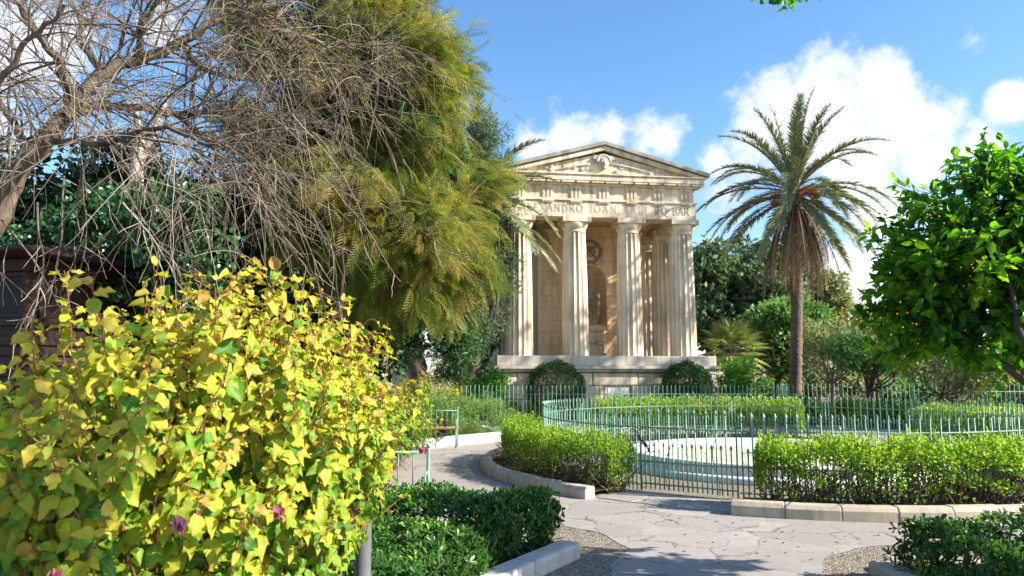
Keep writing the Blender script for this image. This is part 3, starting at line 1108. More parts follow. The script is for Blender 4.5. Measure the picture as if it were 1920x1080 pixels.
for s in (-1, 1):
    for k in range(7):                                            # crossed staffs, drapery and shields in low relief
        x = s * rg.uniform(.4, 2.1)
        hmax = (1 - abs(x) / 3.2) * .62
        z = EV + .08 + rg.uniform(0, max(.02, hmax - .25))
        a = rg.uniform(.15, 1.3) * s
        L = min(.42, hmax * .8)
        tr.tube([(x - L * math.cos(a) / 2, -.47, z + .05), (x + L * math.cos(a) / 2, -.48, z + .05 + L * abs(math.sin(a)))], .028, 6)
    for k in range(9):
        x = s * rg.uniform(.35, 2.3)
        hmax = (1 - abs(x) / 3.2) * .55
        tr.ball((x, -.46, EV + .08 + rg.uniform(0, hmax * .7)), rg.uniform(.04, .09), 8, 6, 1.3, .7, 1)
    tr.tube([(s * .25, -.47, EV + .42), (s * .9, -.48, EV + .32), (s * 1.9, -.47, EV + .10)], [.03, .045, .03], 6)
    tr.tube([(s * .45, -.48, EV + .12 + .3), (s * .62, -.49, EV + .25), (s * .4, -.49, EV + .16), (s * .6, -.48, EV + .06)], .03, 6)
remesh(tr.build('trophy_relief', M['lime_grey'], ped, 0, False), .016)

# inscription: letters drawn with thick and thin strokes and serifs (x, y in units of letter height)
GL = {'A': [((0, 0), (.34, 1), .09), ((.34, 1), (.7, 0), .14), ((.13, .36), (.56, .36), .07)],
      'L': [((.12, 0), (.12, 1), .14), ((.05, .03), (.55, .03), .08), ((.55, 0), (.55, .2), .06)],
      'E': [((.12, 0), (.12, 1), .14), ((.05, .03), (.55, .03), .08), ((.05, .97), (.52, .97), .08), ((.12, .52), (.42, .52), .07)],
      'X': [((.02, 1), (.66, 0), .14), ((.03, 0), (.62, 1), .07)],
      'N': [((.1, 0), (.1, 1), .08), ((.1, 1), (.68, 0), .14), ((.68, 0), (.68, 1), .08)],
      'I': [((.12, 0), (.12, 1), .14)], 'O': 'o', 'Q': 'q',
      'D': [((.12, 0), (.12, 1), .14), ((.1, .03), (.35, .03), .07), ((.1, .97), (.35, .97), .07), ((.35, .97), (.6, .8), .1), ((.6, .8), (.68, .5), .13), ((.68, .5), (.6, .2), .13), ((.6, .2), (.35, .03), .1)],
      'R': [((.12, 0), (.12, 1), .14), ((.1, .97), (.38, .97), .07), ((.38, .97), (.54, .86), .1), ((.54, .86), (.54, .65), .13), ((.54, .65), (.38, .52), .1), ((.12, .5), (.38, .5), .07), ((.34, .5), (.68, 0), .13)],
      'B': [((.12, 0), (.12, 1), .14), ((.1, .97), (.36, .97), .07), ((.36, .97), (.5, .86), .1), ((.5, .86), (.5, .66), .12), ((.5, .66), (.36, .54), .1), ((.12, .53), (.36, .53), .07), ((.36, .53), (.56, .4), .1), ((.56, .4), (.56, .15), .13), ((.56, .15), (.38, .03), .1), ((.1, .03), (.38, .03), .07)]}
GW = dict(A=.7, L=.58, E=.58, X=.68, N=.78, I=.24, O=.8, Q=.8, D=.74, R=.7, B=.64)


def letter(mb, chx, x0, z0, h, y):
    g = GL[chx]
    if isinstance(g, str):
        g = []
        k = 14
        for i in range(k):
            a, b = 2 * PI * i / k, 2 * PI * (i + 1) / k
            g.append(((.4 + .36 * math.cos(a), .5 + .5 * math.sin(a)), (.4 + .36 * math.cos(b), .5 + .5 * math.sin(b)), .07 + .07 * abs(math.cos((a + b) / 2))))
        if chx == 'Q':
            g.append(((.42, .1), (.8, -.22), .11))
    for i, (p, q, w) in enumerate(g):
        p, q = np.array(p), np.array(q)
        d = (q - p) / np.linalg.norm(q - p)
        nrm = np.array([-d[1], d[0]]) * w / 2
        q4 = [p - nrm, q - nrm, q + nrm, p + nrm]
        e = .0004 * i                                             # strokes that cross do not share a plane
        V = [(x0 + c[0] * h, y - e, z0 + c[1] * h) for c in q4] + [(x0 + c[0] * h, y + .01, z0 + c[1] * h) for c in q4]
        mb.raw(V, [(0, 1, 2, 3), (0, 4, 5, 1), (1, 5, 6, 2), (2, 6, 7, 3), (3, 7, 4, 0)])
        if abs(d[1]) > .7 and w > .06 and chx not in 'OQ':
            for end in (p, q):
                if end[1] in (0, 1):
                    zc = z0 + (end[1] * .97 + .015) * h
                    mb.box(x0 + (end[0] - .13) * h, x0 + (end[0] + .13) * h, y + .002, y + .01, zc - .02 * h, zc + .02 * h)


def word_runs(text, px0, px1, faint):
    h = .27
    adv = [GW[c] + .24 if c != ' ' else .6 for c in text]
    xa, xb = (px0 - 1128) * 26 / 1400 * .985, (px1 - 1128) * 26 / 1400 * .985
    sp = (xb - xa) / (sum(adv) - .24) / 1.0
    x = xa
    mbs = MB()
    for c, a in zip(text, adv):
        if c != ' ':
            letter(mbs, c, x, 7.215, h, -.406)
        x += a * sp
    return mbs


M['letter_faint'] = mat_plain('worn_letter_lead', (.30, .27, .22), (.42, .37, .29), 6)
word_runs('ALEXANDRO', 966, 1086, False).build('inscription', M['letter'], temple, 0, False)
word_runs('IOAN', 1102, 1153, True).build('inscription', M['letter_faint'], temple, 0, False)
word_runs('BALL', 1167, 1218, True).build('inscription', M['letter_faint'], temple, 0, False)
word_runs('EQ', 1229, 1254, False).build('inscription', M['letter'], temple, 0, False)
word_runs('BAR', 1264, 1296, False).build('inscription', M['letter'], temple, 0, False)

# cella with niche
cella = MB()
CYF, NW, NB, NT = 1.75, .62, 3.30, 5.05     # front plane, niche half width, niche floor, spring of the arch
ntop = NT + NW
pts = [(NW * math.cos(a), NT + NW * math.sin(a)) for a in np.linspace(0, PI, 25)]
V, F = [], []
for (x, z) in pts:
    V += [(x, CYF, z), (x, CYF, Z0 + .1)]
for i in range(len(pts) - 1):
    F.append((2 * i, 2 * i + 1, 2 * i + 3, 2 * i + 2))
cella.raw(V, F)
for s in (-1, 1):
    cella.raw([(s * NW, CYF, PT), (s * 1.95, CYF, PT), (s * 1.95, CYF, Z0 + .1), (s * NW, CYF, Z0 + .1)], [(0, 1, 2, 3)])
    cella.raw([(s * 1.95, CYF, PT), (s * 1.95, 6.6, PT), (s * 1.95, 6.6, Z0 + .1), (s * 1.95, CYF, Z0 + .1)], [(0, 1, 2, 3)])
cella.raw([(-NW, CYF, PT), (NW, CYF, PT), (NW, CYF, NB), (-NW, CYF, NB)], [(0, 1, 2, 3)])
cella.raw([(-1.95, 6.6, PT), (1.95, 6.6, PT), (1.95, 6.6, Z0 + .1), (-1.95, 6.6, Z0 + .1)], [(0, 1, 2, 3)])
# niche shell
V, F = [], []
th = np.linspace(0, PI, 21)
for z in (NB, NT):
    for a in th:
        V.append((NW * math.cos(a), CYF + NW * math.sin(a), z))
for j in range(20):
    F.append((j, j + 1, 21 + j + 1, 21 + j))
k0 = len(V)
for p in np.linspace(0, PI / 2, 9):
    for a in th:
        V.append((NW * math.cos(a) * math.cos(p), CYF + NW * math.sin(a) * math.cos(p), NT + NW * math.sin(p)))
for i in range(8):
    for j in range(20):
        F.append((k0 + i * 21 + j, k0 + i * 21 + j + 1, k0 + (i + 1) * 21 + j + 1, k0 + (i + 1) * 21 + j))
F.append(tuple(range(21)))
cella.raw(V, F)
cel = cella.build('cella', M['lime_wall'], temple, 0, False)
for s in (-1, 1):                            # corner pilasters of the cella and their caps
    pw = MB()
    pw.box(min(s * 1.45, s * 2.0), max(s * 1.45, s * 2.0), CYF - .09, CYF - .002, PT, Z0 - .25)
    pw.box(min(s * 1.40, s * 2.05), max(s * 1.40, s * 2.05), CYF - .14, CYF - .002, Z0 - .248, Z0 - .05)
    pw.build('pilaster', M['lime_wall'], cel, .01)
am = MB()                                     # moulded arch round the niche
V, F = [], []
arcp = [(NW + .02, NB)] + [((NW + .02) * math.cos(a), NT + (NW + .02) * math.sin(a)) for a in np.linspace(0, PI, 25)] + [(-NW - .02, NB)]
arco = [(NW + .14, NB)] + [((NW + .14) * math.cos(a), NT + (NW + .14) * math.sin(a)) for a in np.linspace(0, PI, 25)] + [(-NW - .14, NB)]
for a, b in zip(arcp, arco):
    V += [(a[0], CYF - .04, a[1]), (b[0], CYF - .04, b[1]), (a[0], CYF + .0, a[1]), (b[0], CYF + .0, b[1])]
for i in range(len(arcp) - 1):
    q = 4 * i
    F += [(q, q + 1, q + 5, q + 4), (q, q + 4, q + 6, q + 2), (q + 1, q + 3, q + 7, q + 5)]
am.raw(V, F)
am.build('arch_moulding', M['lime_wall'], cel, 0)
# wreath relief above the niche
wr = MB()
wz, wx = 6.20, 0
for k in range(40):
    a = 2 * PI * k / 40
    wr.ball((wx + .40 * math.cos(a) * (1 + .06 * (k % 2)), CYF - .04, wz + .40 * math.sin(a) * (1 + .06 * (k % 2))), .06, 8, 6, 1, .8, 1)
for sg in (-1, 1):
    wr.tube([(-.27 * sg, CYF - .04, wz - .29), (-.05 * sg, CYF - .06, wz - .03), (.27 * sg, CYF - .05, wz + .27)], [.05, .035, .055], 6)
    wr.ball((.18 * sg, CYF - .03, wz), .055, 8, 6, .8, .8, 1.3)
    wr.ball((0, CYF - .03, wz + .17 * sg), .05, 8, 6, 1.3, .8, .8)
    wr.tube([(.05 * sg, CYF - .04, wz - .44), (.22 * sg, CYF - .04, wz - .50), (.36 * sg, CYF - .03, wz - .44)], [.03, .035, .015], 6)
remesh(wr.build('wreath_relief', M['relief_dark'], cel, 0, False), .02)
fr_ = MB()
for z in (5.70, 6.70):
    fr_.box(-.58, .58, CYF - .05, CYF - .003, z - .03, z + .03)
for x in (-.55, .55):
    fr_.box(x - .03, x + .03, CYF - .045, CYF - .003, 5.732, 6.668)
fr_.build('relief_frame', M['lime_wall'], cel, .008)
pe = MB()
pe.box(-.42, .42, CYF - .62, CYF + .1, PT + .002, 2.40)
pe.box(-.36, .36, CYF - .56, CYF + .1, 2.402, 3.20)
pe.box(-.42, .42, CYF - .62, CYF + .2, 3.202, 3.34)
pe.box(-.34, .34, CYF - .45, CYF + .3, 3.342, 3.42)
pedst = pe.build('pedestal', M['lime_wall'], temple, .015)
pr = MB()
for k in range(16):
    pr.ball((rg.uniform(-.28, .28), CYF - .565, 2.75 + rg.uniform(-.08, .08)), rg.uniform(.02, .05), 7, 5, 1.4, .7, .8)
pr.build('garland', M['lime_grey'], pedst, 0, False)
# ceiling with beams
ce = MB()
ce.box(-2.555, 2.555, .405, 7.515, 7.50, 7.60)
for y in (1.98, 3.96):
    ce.box(-2.555, 2.555, y - .16, y + .16, Z0 + .08, 7.498)
for x in (-1.95, -.98, .98, 1.95):
    ce.box(x - .15, x + .15, .406, 1.80, Z0 + .10, 7.499)
ce.build('ceiling', M['lime_inner'], temple, .01)

# ------------------------------------------------------------------ statue in the niche
def smooth_path_s(c):
    c = np.array(c, float)
    t = np.linspace(0, len(c) - 1, 13)
    out = np.stack([np.interp(t, np.arange(len(c)), c[:, i]) for i in range(3)], 1)
    for _ in range(2):
        out[1:-1] = .25 * out[:-2] + .5 * out[1:-1] + .25 * out[2:]
    return out


M['statue_stone'] = mat_stone('statue_stone', (.46, .33, .20), (.32, .22, .125), (.16, .10, .055), .7)


def statue():
    mb = MB()
    rg = np.random.default_rng(3)
    # draped trunk: rings with folds
    prof = [(0, .24, .20), (.06, .25, .21), (.25, .23, .19), (.5, .22, .18), (.75, .225, .185), (.92, .23, .18), (1.05, .215, .165), (1.18, .235, .165), (1.30, .225, .15), (1.37, .15, .12), (1.41, .075, .075), (1.47, .06, .065)]
    seg = 56
    V, F = [], []
    for z, rx, ry in prof:
        for j in range(seg):
            a = 2 * PI * j / seg
            fold = 1 + (.15 * math.sin(9 * a + 3.5 * z) * (1 if z < 1.0 else .4) + .07 * math.sin(5 * a - 6 * z)) * (z < 1.33)
            sway = .045 * math.sin(z * 2.6)
            V.append((sway + rx * fold * math.cos(a), ry * fold * math.sin(a) - .02 * math.sin(z * 2), z))
    n = len(prof)
    for i in range(n - 1):
        for j in range(seg):
            k = (j + 1) % seg
            F.append((i * seg + j, i * seg + k, (i + 1) * seg + k, (i + 1) * seg + j))
    F += [tuple(range(seg))[::-1], tuple((n - 1) * seg + j for j in range(seg))]
    mb.raw(V, F, True)
    hx = .0
    mb.ball((hx, -.02, 1.58), .095, 16, 12, .82, .98, 1.22)         # head
    mb.ball((hx, .02, 1.62), .092, 14, 10, .9, .95, .95)            # hair
    mb.ball((hx, -.118, 1.57), .020, 8, 6, .8, 1.1, 1.6)            # nose
    mb.ball((hx, -.10, 1.51), .026, 8, 6, 1.2, .7, .6)              # mouth, chin
    mb.ball((hx, -.085, 1.475), .032, 8, 6)
    for s in (-1, 1):
        mb.ball((hx + s * .034, -.096, 1.605), .018, 8, 6, 1.3, .6, .6)
        mb.ball((hx + s * .08, -.01, 1.575), .024, 8, 6, .5, 1, 1.5)
    # right arm bent across the waist, left arm holding the cloth at the hip
    mb.tube([(-.21, 0, 1.30), (-.28, -.04, 1.12), (-.285, -.10, .99), (-.17, -.22, 1.00), (-.04, -.24, 1.06)], [.075, .068, .058, .048, .036], 10)
    mb.tube([(.22, 0, 1.29), (.29, -.02, 1.12), (.30, -.08, .98), (.27, -.20, .97)], [.075, .068, .058, .042], 10)
    for c, d in (((-.02, -.245, 1.07), (1, -.1, .15)), ((.27, -.225, .965), (-.2, -.8, -.55))):
        c, d = np.array(c), norm(np.array(d))
        mb.ball(c, .038, 8, 6, 1.2, .8, .8)
        for q in range(5):
            o = np.cross(d, [0, 0, 1]) * (q - 2) * .016
            mb.tube([c + o, c + o + d * .04, c + o + d * (.075 - .006 * abs(q - 2)) + np.array([0, .01, -.02])], [.012, .011, .008], 6)
    # diagonal swags of the mantle, falling over the left forearm
    for k in range(8):
        z0 = 1.28 - k * .115
        p = smooth_path_s([(-.23, -.05, z0 + .0), (-.14, -.21, z0 - .16), (.03, -.245, z0 - .17), (.16, -.21, z0 - .03), (.26, -.11, z0 + .12 - k * .02)])
        mb.tube(p, np.interp(np.linspace(0, 1, len(p)), [0, .4, 1], [.02, .036, .018]), 7)
    for k in range(6):
        x = .21 + .024 * k
        mb.tube([(x, -.15 + .012 * k, 1.0), (x + .01, -.17 + .016 * k, .7), (x - .005, -.15 + .01 * k, .32 + .05 * (k % 3))], [.028, .034, .02], 7)
    for k in range(9):
        a = -PI * (.12 + .095 * k)
        mb.tube([(.24 * math.cos(a), .2 * math.sin(a), .02), (.215 * math.cos(a + .12) + .02, .175 * math.sin(a + .12), .42), (.19 * math.cos(a + .3) + .03, .16 * math.sin(a + .3), .72)], [.042, .032, .014], 7)
    for s in (-1, 1):
        mb.ball((s * .09 + .02, -.20, .03), .05, 8, 6, .9, 1.9, .7)
    return mb


cw, sw = math.cos(TW), math.sin(TW)
ly = CYF + .02
st_ = statue().build('statue', M['statue_stone'], None, 0, False)
st_.location = (3.16 + 0 * cw - ly * sw, 26.0 + ly * cw, 3.42)
st_.rotation_euler = (0, 0, TW)
st_.scale = (1.02, 1.02, 1.02)
remesh(st_, .012)
tag(st_, 'stone statue of a standing man in a draped toga inside the temple niche', 'statue')


# ================================================================== VEGETATION HELPERS
def rdir(rng, n):
    return norm(rng.normal(size=(n, 3)))


def curve_pts(p0, d0, length, n, rng, wander=.15, sag=0.0, up=0.0):
    """a wandering branch"""
    pts = [np.array(p0, float)]
    d = np.array(d0, float) / np.linalg.norm(d0)
    st = length / n
    for i in range(n):
        d = d + rng.normal(0, wander, 3) + np.array([0, 0, up - sag])
        d /= np.linalg.norm(d)
        pts.append(pts[-1] + d * st)
    return np.array(pts)


def smooth_path(ctrl, n=24):
    """Catmull-Rom through control points"""
    c = np.array(ctrl, float)
    c = np.vstack([2 * c[0] - c[1], c, 2 * c[-1] - c[-2]])
    out = []
    m = len(c) - 3
    for i in range(m):
        for t in np.linspace(0, 1, max(2, n // m), endpoint=False):
            p0, p1, p2, p3 = c[i:i + 4]
            out.append(.5 * ((2 * p1) + (-p0 + p2) * t + (2 * p0 - 5 * p1 + 4 * p2 - p3) * t * t + (-p0 + 3 * p1 - 3 * p2 + p3) * t ** 3))
    out.append(c[-2])
    return np.array(out)


def clump_leaves(rng, centers, radii, per, size, up=.35, outw=.8, flat=1.0, droop=.0, jit=.35):
    """leaves in clumps: positions, axes, normals, sizes, tones"""
    P_, A_, N_, S_, T_ = [], [], [], [], []
    for c, r in zip(centers, radii):
        n = int(per * rng.uniform(.7, 1.3))
        d = rdir(rng, n)
        rr = r * rng.uniform(.25, 1, n) ** .5
        off = d * rr[:, None]
        off[:, 2] *= flat
        P_.append(c + off)
        nr = d * outw + rng.normal(0, .55, (n, 3)) + np.array([0, 0, up])
        N_.append(nr)
        ax = d * .7 + rng.normal(0, .6, (n, 3)) - np.array([0, 0, droop])
        A_.append(ax)
        S_.append(size * rng.uniform(1 - jit, 1 + jit, n))
        T_.append(np.clip(rng.normal(.42 + rng.normal(0, .12), .2, n), 0, 1))
    return [np.concatenate(x) for x in (P_, A_, N_, S_, T_)]


def crown_centers(rng, ells, n, shell=.55):
    """clump centres through a union of ellipsoids ((c),(r)) mostly near the outside, uneven"""
    vol = np.array([e[1][0] * e[1][1] * e[1][2] for e in ells]) ** .67
    vol /= vol.sum()
    out = []
    for e, v in zip(ells, vol):
        k = max(3, int(round(n * v)))
        d = rdir(rng, k)
        r = rng.uniform(shell, 1.0, k) ** .6 * (1 + rng.normal(0, .08, k))
        out.append(np.array(e[0]) + d * r[:, None] * np.array(e[1]))
    return np.concatenate(out)


def tree(name, label, base, ells, mat, bark, nclump, per, leaf, rclump, trunk_r, tmpl=T_DIA, seed=1, group=None, cat='tree', lean=None,
         up=.35, droop=0.0, forks=.45, flat=.8, wid=1.0, crown_name='crown', shell=.45, branch=True, bark_low=None):
    rng = np.random.default_rng(seed)
    base = np.array(base, float)
    t = empty(name, tuple(base), label, cat, group)
    ctr = crown_centers(rng, ells, nclump, shell)
    rad = rclump * rng.uniform(.6, 1.35, len(ctr))
    p, a, n, s, tn = clump_leaves(rng, ctr, rad, per, leaf, up, .8, flat, droop)
    leaf_obj(crown_name, t, M[mat], p, a, n, s, tmpl, tn, wid, base)
    top = np.mean([e[0] for e in ells], axis=0)
    hgt = top[2] - base[2]
    fork = base + (top - base) * forks + np.array([0, 0, 0]) if lean is None else np.array(lean, float)
    polys = [(smooth_path([base, base * .6 + fork * .4 + rng.normal(0, .05 * hgt * .3, 3) * [1, 1, 0], fork], 12), np.linspace(trunk_r, trunk_r * .7, 13))]
    polys[0] = (polys[0][0], np.linspace(trunk_r * 1.15, trunk_r * .65, len(polys[0][0])))
    sel = ctr[rng.permutation(len(ctr))[:min(len(ctr), (34 if trunk_r > .14 else 13) if branch else 10)]]
    for c in sel:
        mid = fork * .5 + c * .5 + rng.normal(0, .09, 3) * hgt - np.array([0, 0, .08 * hgt])
        q = smooth_path([fork - (fork - base) * rng.uniform(0, .15), mid, c], 10)
        polys.append((q, np.linspace(trunk_r * rng.uniform(.22, .42), .012 + trunk_r * .04, len(q))))
    tubes_obj('trunk', t, M[bark], polys, 7, base)
    return t


# ================================================================== YELLOW HIBISCUS IN FRONT
def hibiscus(name, label, c, rad, root, nst, per, leaf, mat, tmpl, seed, lo=-1.0, group=None, yellow=0.0, shoot=True, flowers=()):
    rng = np.random.default_rng(seed)
    c, rad, root = np.array(c, float), np.array(rad, float), np.array(root, float)
    t = empty(name, tuple(root), label, 'shrub', group)
    polys, PP, AA, NN, SS, TT = [], [], [], [], [], []
    k = 0
    while k < nst:
        d = rdir(rng, 1)[0]
        if d[2] < lo:
            continue
        r = rng.uniform(.62, 1.0) ** .7 / (np.abs(d) ** 3.0).sum() ** (1 / 3.0) if leaf < .06 and d[2] > -.12 else rng.uniform(.62, 1.0) ** .7
        tip = c + d * rad * r * (1 + rng.normal(0, .05))
        if leaf < .06 and c[1] < 5:
            tip[2] -= .25 * min(1, max(0, (-.95 - tip[0]) / .5)) * max(0, min(1, (tip[2] - .6) / .8))
        if leaf < .06 and d[0] > 0:
            tip[0] -= .26 * min(1, max(0, (1.24 - tip[2]) / .3))
        if tip[2] < .12:
            continue
        k += 1
        st = root + np.array([rng.normal(0, .22), rng.normal(0, .22), 0]) * rad[0]
        mid = st * .4 + tip * .6 + np.array([0, 0, .12 * rad[2]]) + rng.normal(0, .08, 3) * rad
        q = smooth_path([st, mid, tip], 14)
        d_end = norm(q[-1] - q[-3])
        if shoot:
            ext = rng.uniform(.05, .24) * (1.35 if d[2] > .6 and leaf < .06 and tip[0] > -1.25 else .8 if d[2] > .4 else .35)
            e = curve_pts(tip, d_end * .4 + d * .45 + np.array([0, 0, .3 + .35 * max(0, d[2])]), ext, 4, rng, .14)
            q = np.vstack([q, e[1:]])
        polys.append((q, np.linspace(.0046, .0011, len(q))))
        seg = np.linalg.norm(np.diff(q, axis=0), axis=1)
        cum = np.concatenate([[0], np.cumsum(seg)])
        L = cum[-1]
        zone = min(.62, L * .6)
        sN = int(per * rng.uniform(.75, 1.25))
        ss = L - zone * np.sort(rng.uniform(0, 1, sN) ** 1.15)
        x = np.stack([np.interp(ss, cum, q[:, i]) for i in range(3)], 1)
        tg = norm(np.stack([np.interp(ss, cum, np.gradient(q[:, i])) for i in range(3)], 1))
        ph = np.arange(sN) * 2.4 + rng.uniform(0, 6)
        sd_ = norm(np.cross(tg, [.2, .1, 1]))
        sd2 = np.cross(tg, sd_)
        rad_ = np.cos(ph)[:, None] * sd_ + np.sin(ph)[:, None] * sd2
        pet = rad_ * .6 + tg * .4
        tipf = (ss - (L - zone)) / zone                               # 1 at the tip of the shoot
        pl = leaf * rng.uniform(.12, .5, sN)
        px = x + norm(pet) * pl[:, None]
        outw = norm((px - c) / rad)
        ax = rad_ * .55 + outw * .35 + np.array([0, 0, -.75]) * (1 - .45 * tipf)[:, None] + rng.normal(0, .28, (sN, 3))
        nr = outw * 1.1 + np.array([0, 0, .35]) + rng.normal(0, .36, (sN, 3))
        sz = leaf * (1.1 - .55 * tipf ** 2.5) * rng.uniform(.6, 1.3, sN)
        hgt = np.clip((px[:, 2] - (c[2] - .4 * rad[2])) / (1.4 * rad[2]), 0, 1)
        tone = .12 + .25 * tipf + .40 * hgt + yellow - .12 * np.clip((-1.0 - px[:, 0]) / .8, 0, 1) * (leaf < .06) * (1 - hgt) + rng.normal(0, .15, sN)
        tone = np.where(rng.random(sN) < .16, tone - .36, tone)
        tone = np.where(rng.random(sN) < .006 + .10 * (tipf > .93), .98, np.minimum(tone, .93))
        PP.append(px); AA.append(ax); NN.append(nr); SS.append(sz); TT.append(np.clip(tone, 0, 1))
        for a_, b_ in zip(x, px):
            if leaf > .05:
                polys.append((np.array([a_, (a_ + b_) / 2 + [0, 0, .004], b_]), .0011))
    tubes_obj('stem', t, M['stem_red'], polys, 4, root)
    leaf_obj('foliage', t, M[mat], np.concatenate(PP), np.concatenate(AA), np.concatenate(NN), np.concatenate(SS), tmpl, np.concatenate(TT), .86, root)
    for fp in flowers:                                                # closed, wilting blossoms
        fp = np.array(fp)
        n = 16
        ax = norm(np.array([.2, -.5, -.7])) + rng.normal(0, .22, (n, 3))
        leaf_obj('flower', t, M['petal'], np.tile(fp, (n, 1)) + rng.normal(0, .004, (n, 3)), ax, rdir(rng, n), np.full(n, .026) * rng.uniform(.8, 1.2, n), T_MID, rng.random(n), 1.1, root)
    return t


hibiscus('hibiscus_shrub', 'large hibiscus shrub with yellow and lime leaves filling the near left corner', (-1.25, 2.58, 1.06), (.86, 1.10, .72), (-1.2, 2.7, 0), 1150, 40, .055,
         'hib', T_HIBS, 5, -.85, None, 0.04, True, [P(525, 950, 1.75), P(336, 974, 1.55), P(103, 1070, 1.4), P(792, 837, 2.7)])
hibiscus('hibiscus_shrub', 'smaller yellow flowering shrub behind the green bench', P(800, 745, 20.0) * [1, 1, 0] + [0, 0, .75], (1.35, 1.1, 1.0), P(800, 745, 20.0) * [1, 1, 0], 300, 16, .085,
         'hib_small', T_MID, 6, -.5, None, -.06, False)
hibiscus('hibiscus_shrub', 'yellow leaved shrub growing along the path beyond the near yellow one', P(700, 780, 13.0) * [1, 1, 0] + [0, 0, .7], (1.3, 1.4, .9), P(690, 780, 13.0) * [1, 1, 0], 300, 16, .085,
         'hib_small', T_MID, 16, -.5, None, -.04, False)

# ================================================================== HEDGES
def hedge_poly(name, label, path, width, z0, h, n, leaf, mat, seed, tmpl=T_DIA, stems=60, lowgap=.35, wid=1.0, bark='bark_brown', ragged=.065, up=.45, sprigs=0):
    """clipped hedge: leaves through the outer layer of a strip that follows a path"""
    rng = np.random.default_rng(seed)
    path = np.array(path, float)
    seg = np.linalg.norm(np.diff(path, axis=0), axis=1)
    cum = np.concatenate([[0], np.cumsum(seg)])
    L = cum[-1]
    root = np.array([*path[len(path) // 2], 0.0])
    t = empty(name, tuple(root), label, 'hedge')
    tan = norm(np.gradient(path, axis=0))

    def at(s):
        p = np.stack([np.interp(s, cum, path[:, i]) for i in range(2)], 1)
        tg = norm(np.stack([np.interp(s, cum, tan[:, i]) for i in range(2)], 1))
        return p, np.stack([-tg[:, 1], tg[:, 0]], 1), tg
    # faces: top, sides, ends
    w = width / 2
    areas = np.array([L * width * 1.3, L * h, L * h, width * h, width * h])
    pick = rng.choice(5, n, p=areas / areas.sum())
    s = rng.uniform(0, L, n)
    v = rng.uniform(-1, 1, n)
    z = rng.uniform(0, 1, n) ** .8
    dep = np.abs(rng.normal(0, .07, n))
    out = np.zeros((n, 3))
    p, sd_, tg = at(s)
    lump = .05 * np.sin(s * 7.1 + 1.3) + .04 * np.sin(s * 17.0 + v * 3)
    for k in range(5):
        m = pick == k
        if k == 0:
            z[m] = 1 - dep[m] / h
            out[m] = [0, 0, 1]
        elif k in (1, 2):
            sg = 1 if k == 1 else -1
            v[m] = sg * (1 - dep[m] / w)
            out[m] = np.concatenate([sd_[m] * sg, np.zeros((m.sum(), 1))], 1)
        else:
            s[m] = dep[m] if k == 3 else L - dep[m]
            pe, se, te = at(s[m])
            p[m], sd_[m], tg[m] = pe, se, te
            out[m] = np.concatenate([te * (-1 if k == 3 else 1), np.zeros((m.sum(), 1))], 1)
    rnd = np.clip(1 - np.abs(v) ** 4 * .16, 0, 1) * (1 - .10 * np.exp(-np.minimum(s, L - s) / .12))
    hh = h * rnd * (1 + lump) + rng.normal(0, ragged, n) * (pick == 0)
    zz = z0 + z * hh
    ww = w * (1 + .06 * np.sin(s * 9 + z * 4) + .05 * np.sin(s * 23.0)) * (1 - .10 * (1 - z) ** 2)
    pos = np.concatenate([p + sd_ * (v * ww)[:, None], zz[:, None]], 1)
    keep = rng.random(n) < np.clip((z - .02) / max(lowgap, .01), .12, 1)   # thin at the foot
    # holes
    hole = np.sin(s * 5.3 + 2 * z * 3) * np.sin(z * 9 + s * 2.2)
    keep &= ~((hole > .46) & (pick != 0) & (z < .82))
    pos, out = pos[keep], out[keep]
    k = len(pos)
    nr = out * .7 + np.array([0, 0, up]) + rng.normal(0, .55, (k, 3))
    ax = out * .6 + np.array([0, 0, .35]) + rng.normal(0, .6, (k, 3))
    sk, zk = s[keep], z[keep]
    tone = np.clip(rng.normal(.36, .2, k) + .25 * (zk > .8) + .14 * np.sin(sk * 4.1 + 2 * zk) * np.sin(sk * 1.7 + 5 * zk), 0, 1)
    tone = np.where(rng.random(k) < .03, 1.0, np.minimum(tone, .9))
    sz = leaf * rng.uniform(.65, 1.35, k)
    if sprigs:
        sp = rng.uniform(0, L, sprigs)
        pp, ss_, _ = at(sp)
        vv = rng.uniform(-.9, .9, sprigs)
        for i in range(sprigs):
            b = np.array([*(pp[i] + ss_[i] * vv[i] * w), z0 + h * .97])
            m = 9
            hz = rng.uniform(0, .12, m)
            pos = np.vstack([pos, b + np.stack([rng.normal(0, .012, m), rng.normal(0, .012, m), hz], 1)])
            ax = np.vstack([ax, rng.normal(0, .6, (m, 3)) + [0, 0, .7]])
            nr = np.vstack([nr, rng.normal(0, .5, (m, 3)) + [0, 0, .7]])
            sz = np.concatenate([sz, leaf * rng.uniform(.9, 1.3, m)])
            tone = np.concatenate([tone, np.clip(rng.normal(.75, .12, m), 0, .9)])
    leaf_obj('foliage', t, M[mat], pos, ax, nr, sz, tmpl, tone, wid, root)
    polys = []
    for i in range(stems):
        pp, ss_, _ = at(np.array([rng.uniform(.05, L - .05)]))
        b = np.array([*(pp[0] + ss_[0] * rng.uniform(-.4, .4) * w), z0 - .05])
        for j in range(3):
            q = curve_pts(b, np.array([rng.normal(0, .5), rng.normal(0, .5), 1]), h * rng.uniform(.7, .98), 6, rng, .2)
            polys.append((q, np.linspace(.011, .004, len(q))))
    if polys:
        tubes_obj('stem', t, M[bark], polys, 5, root)
    return t


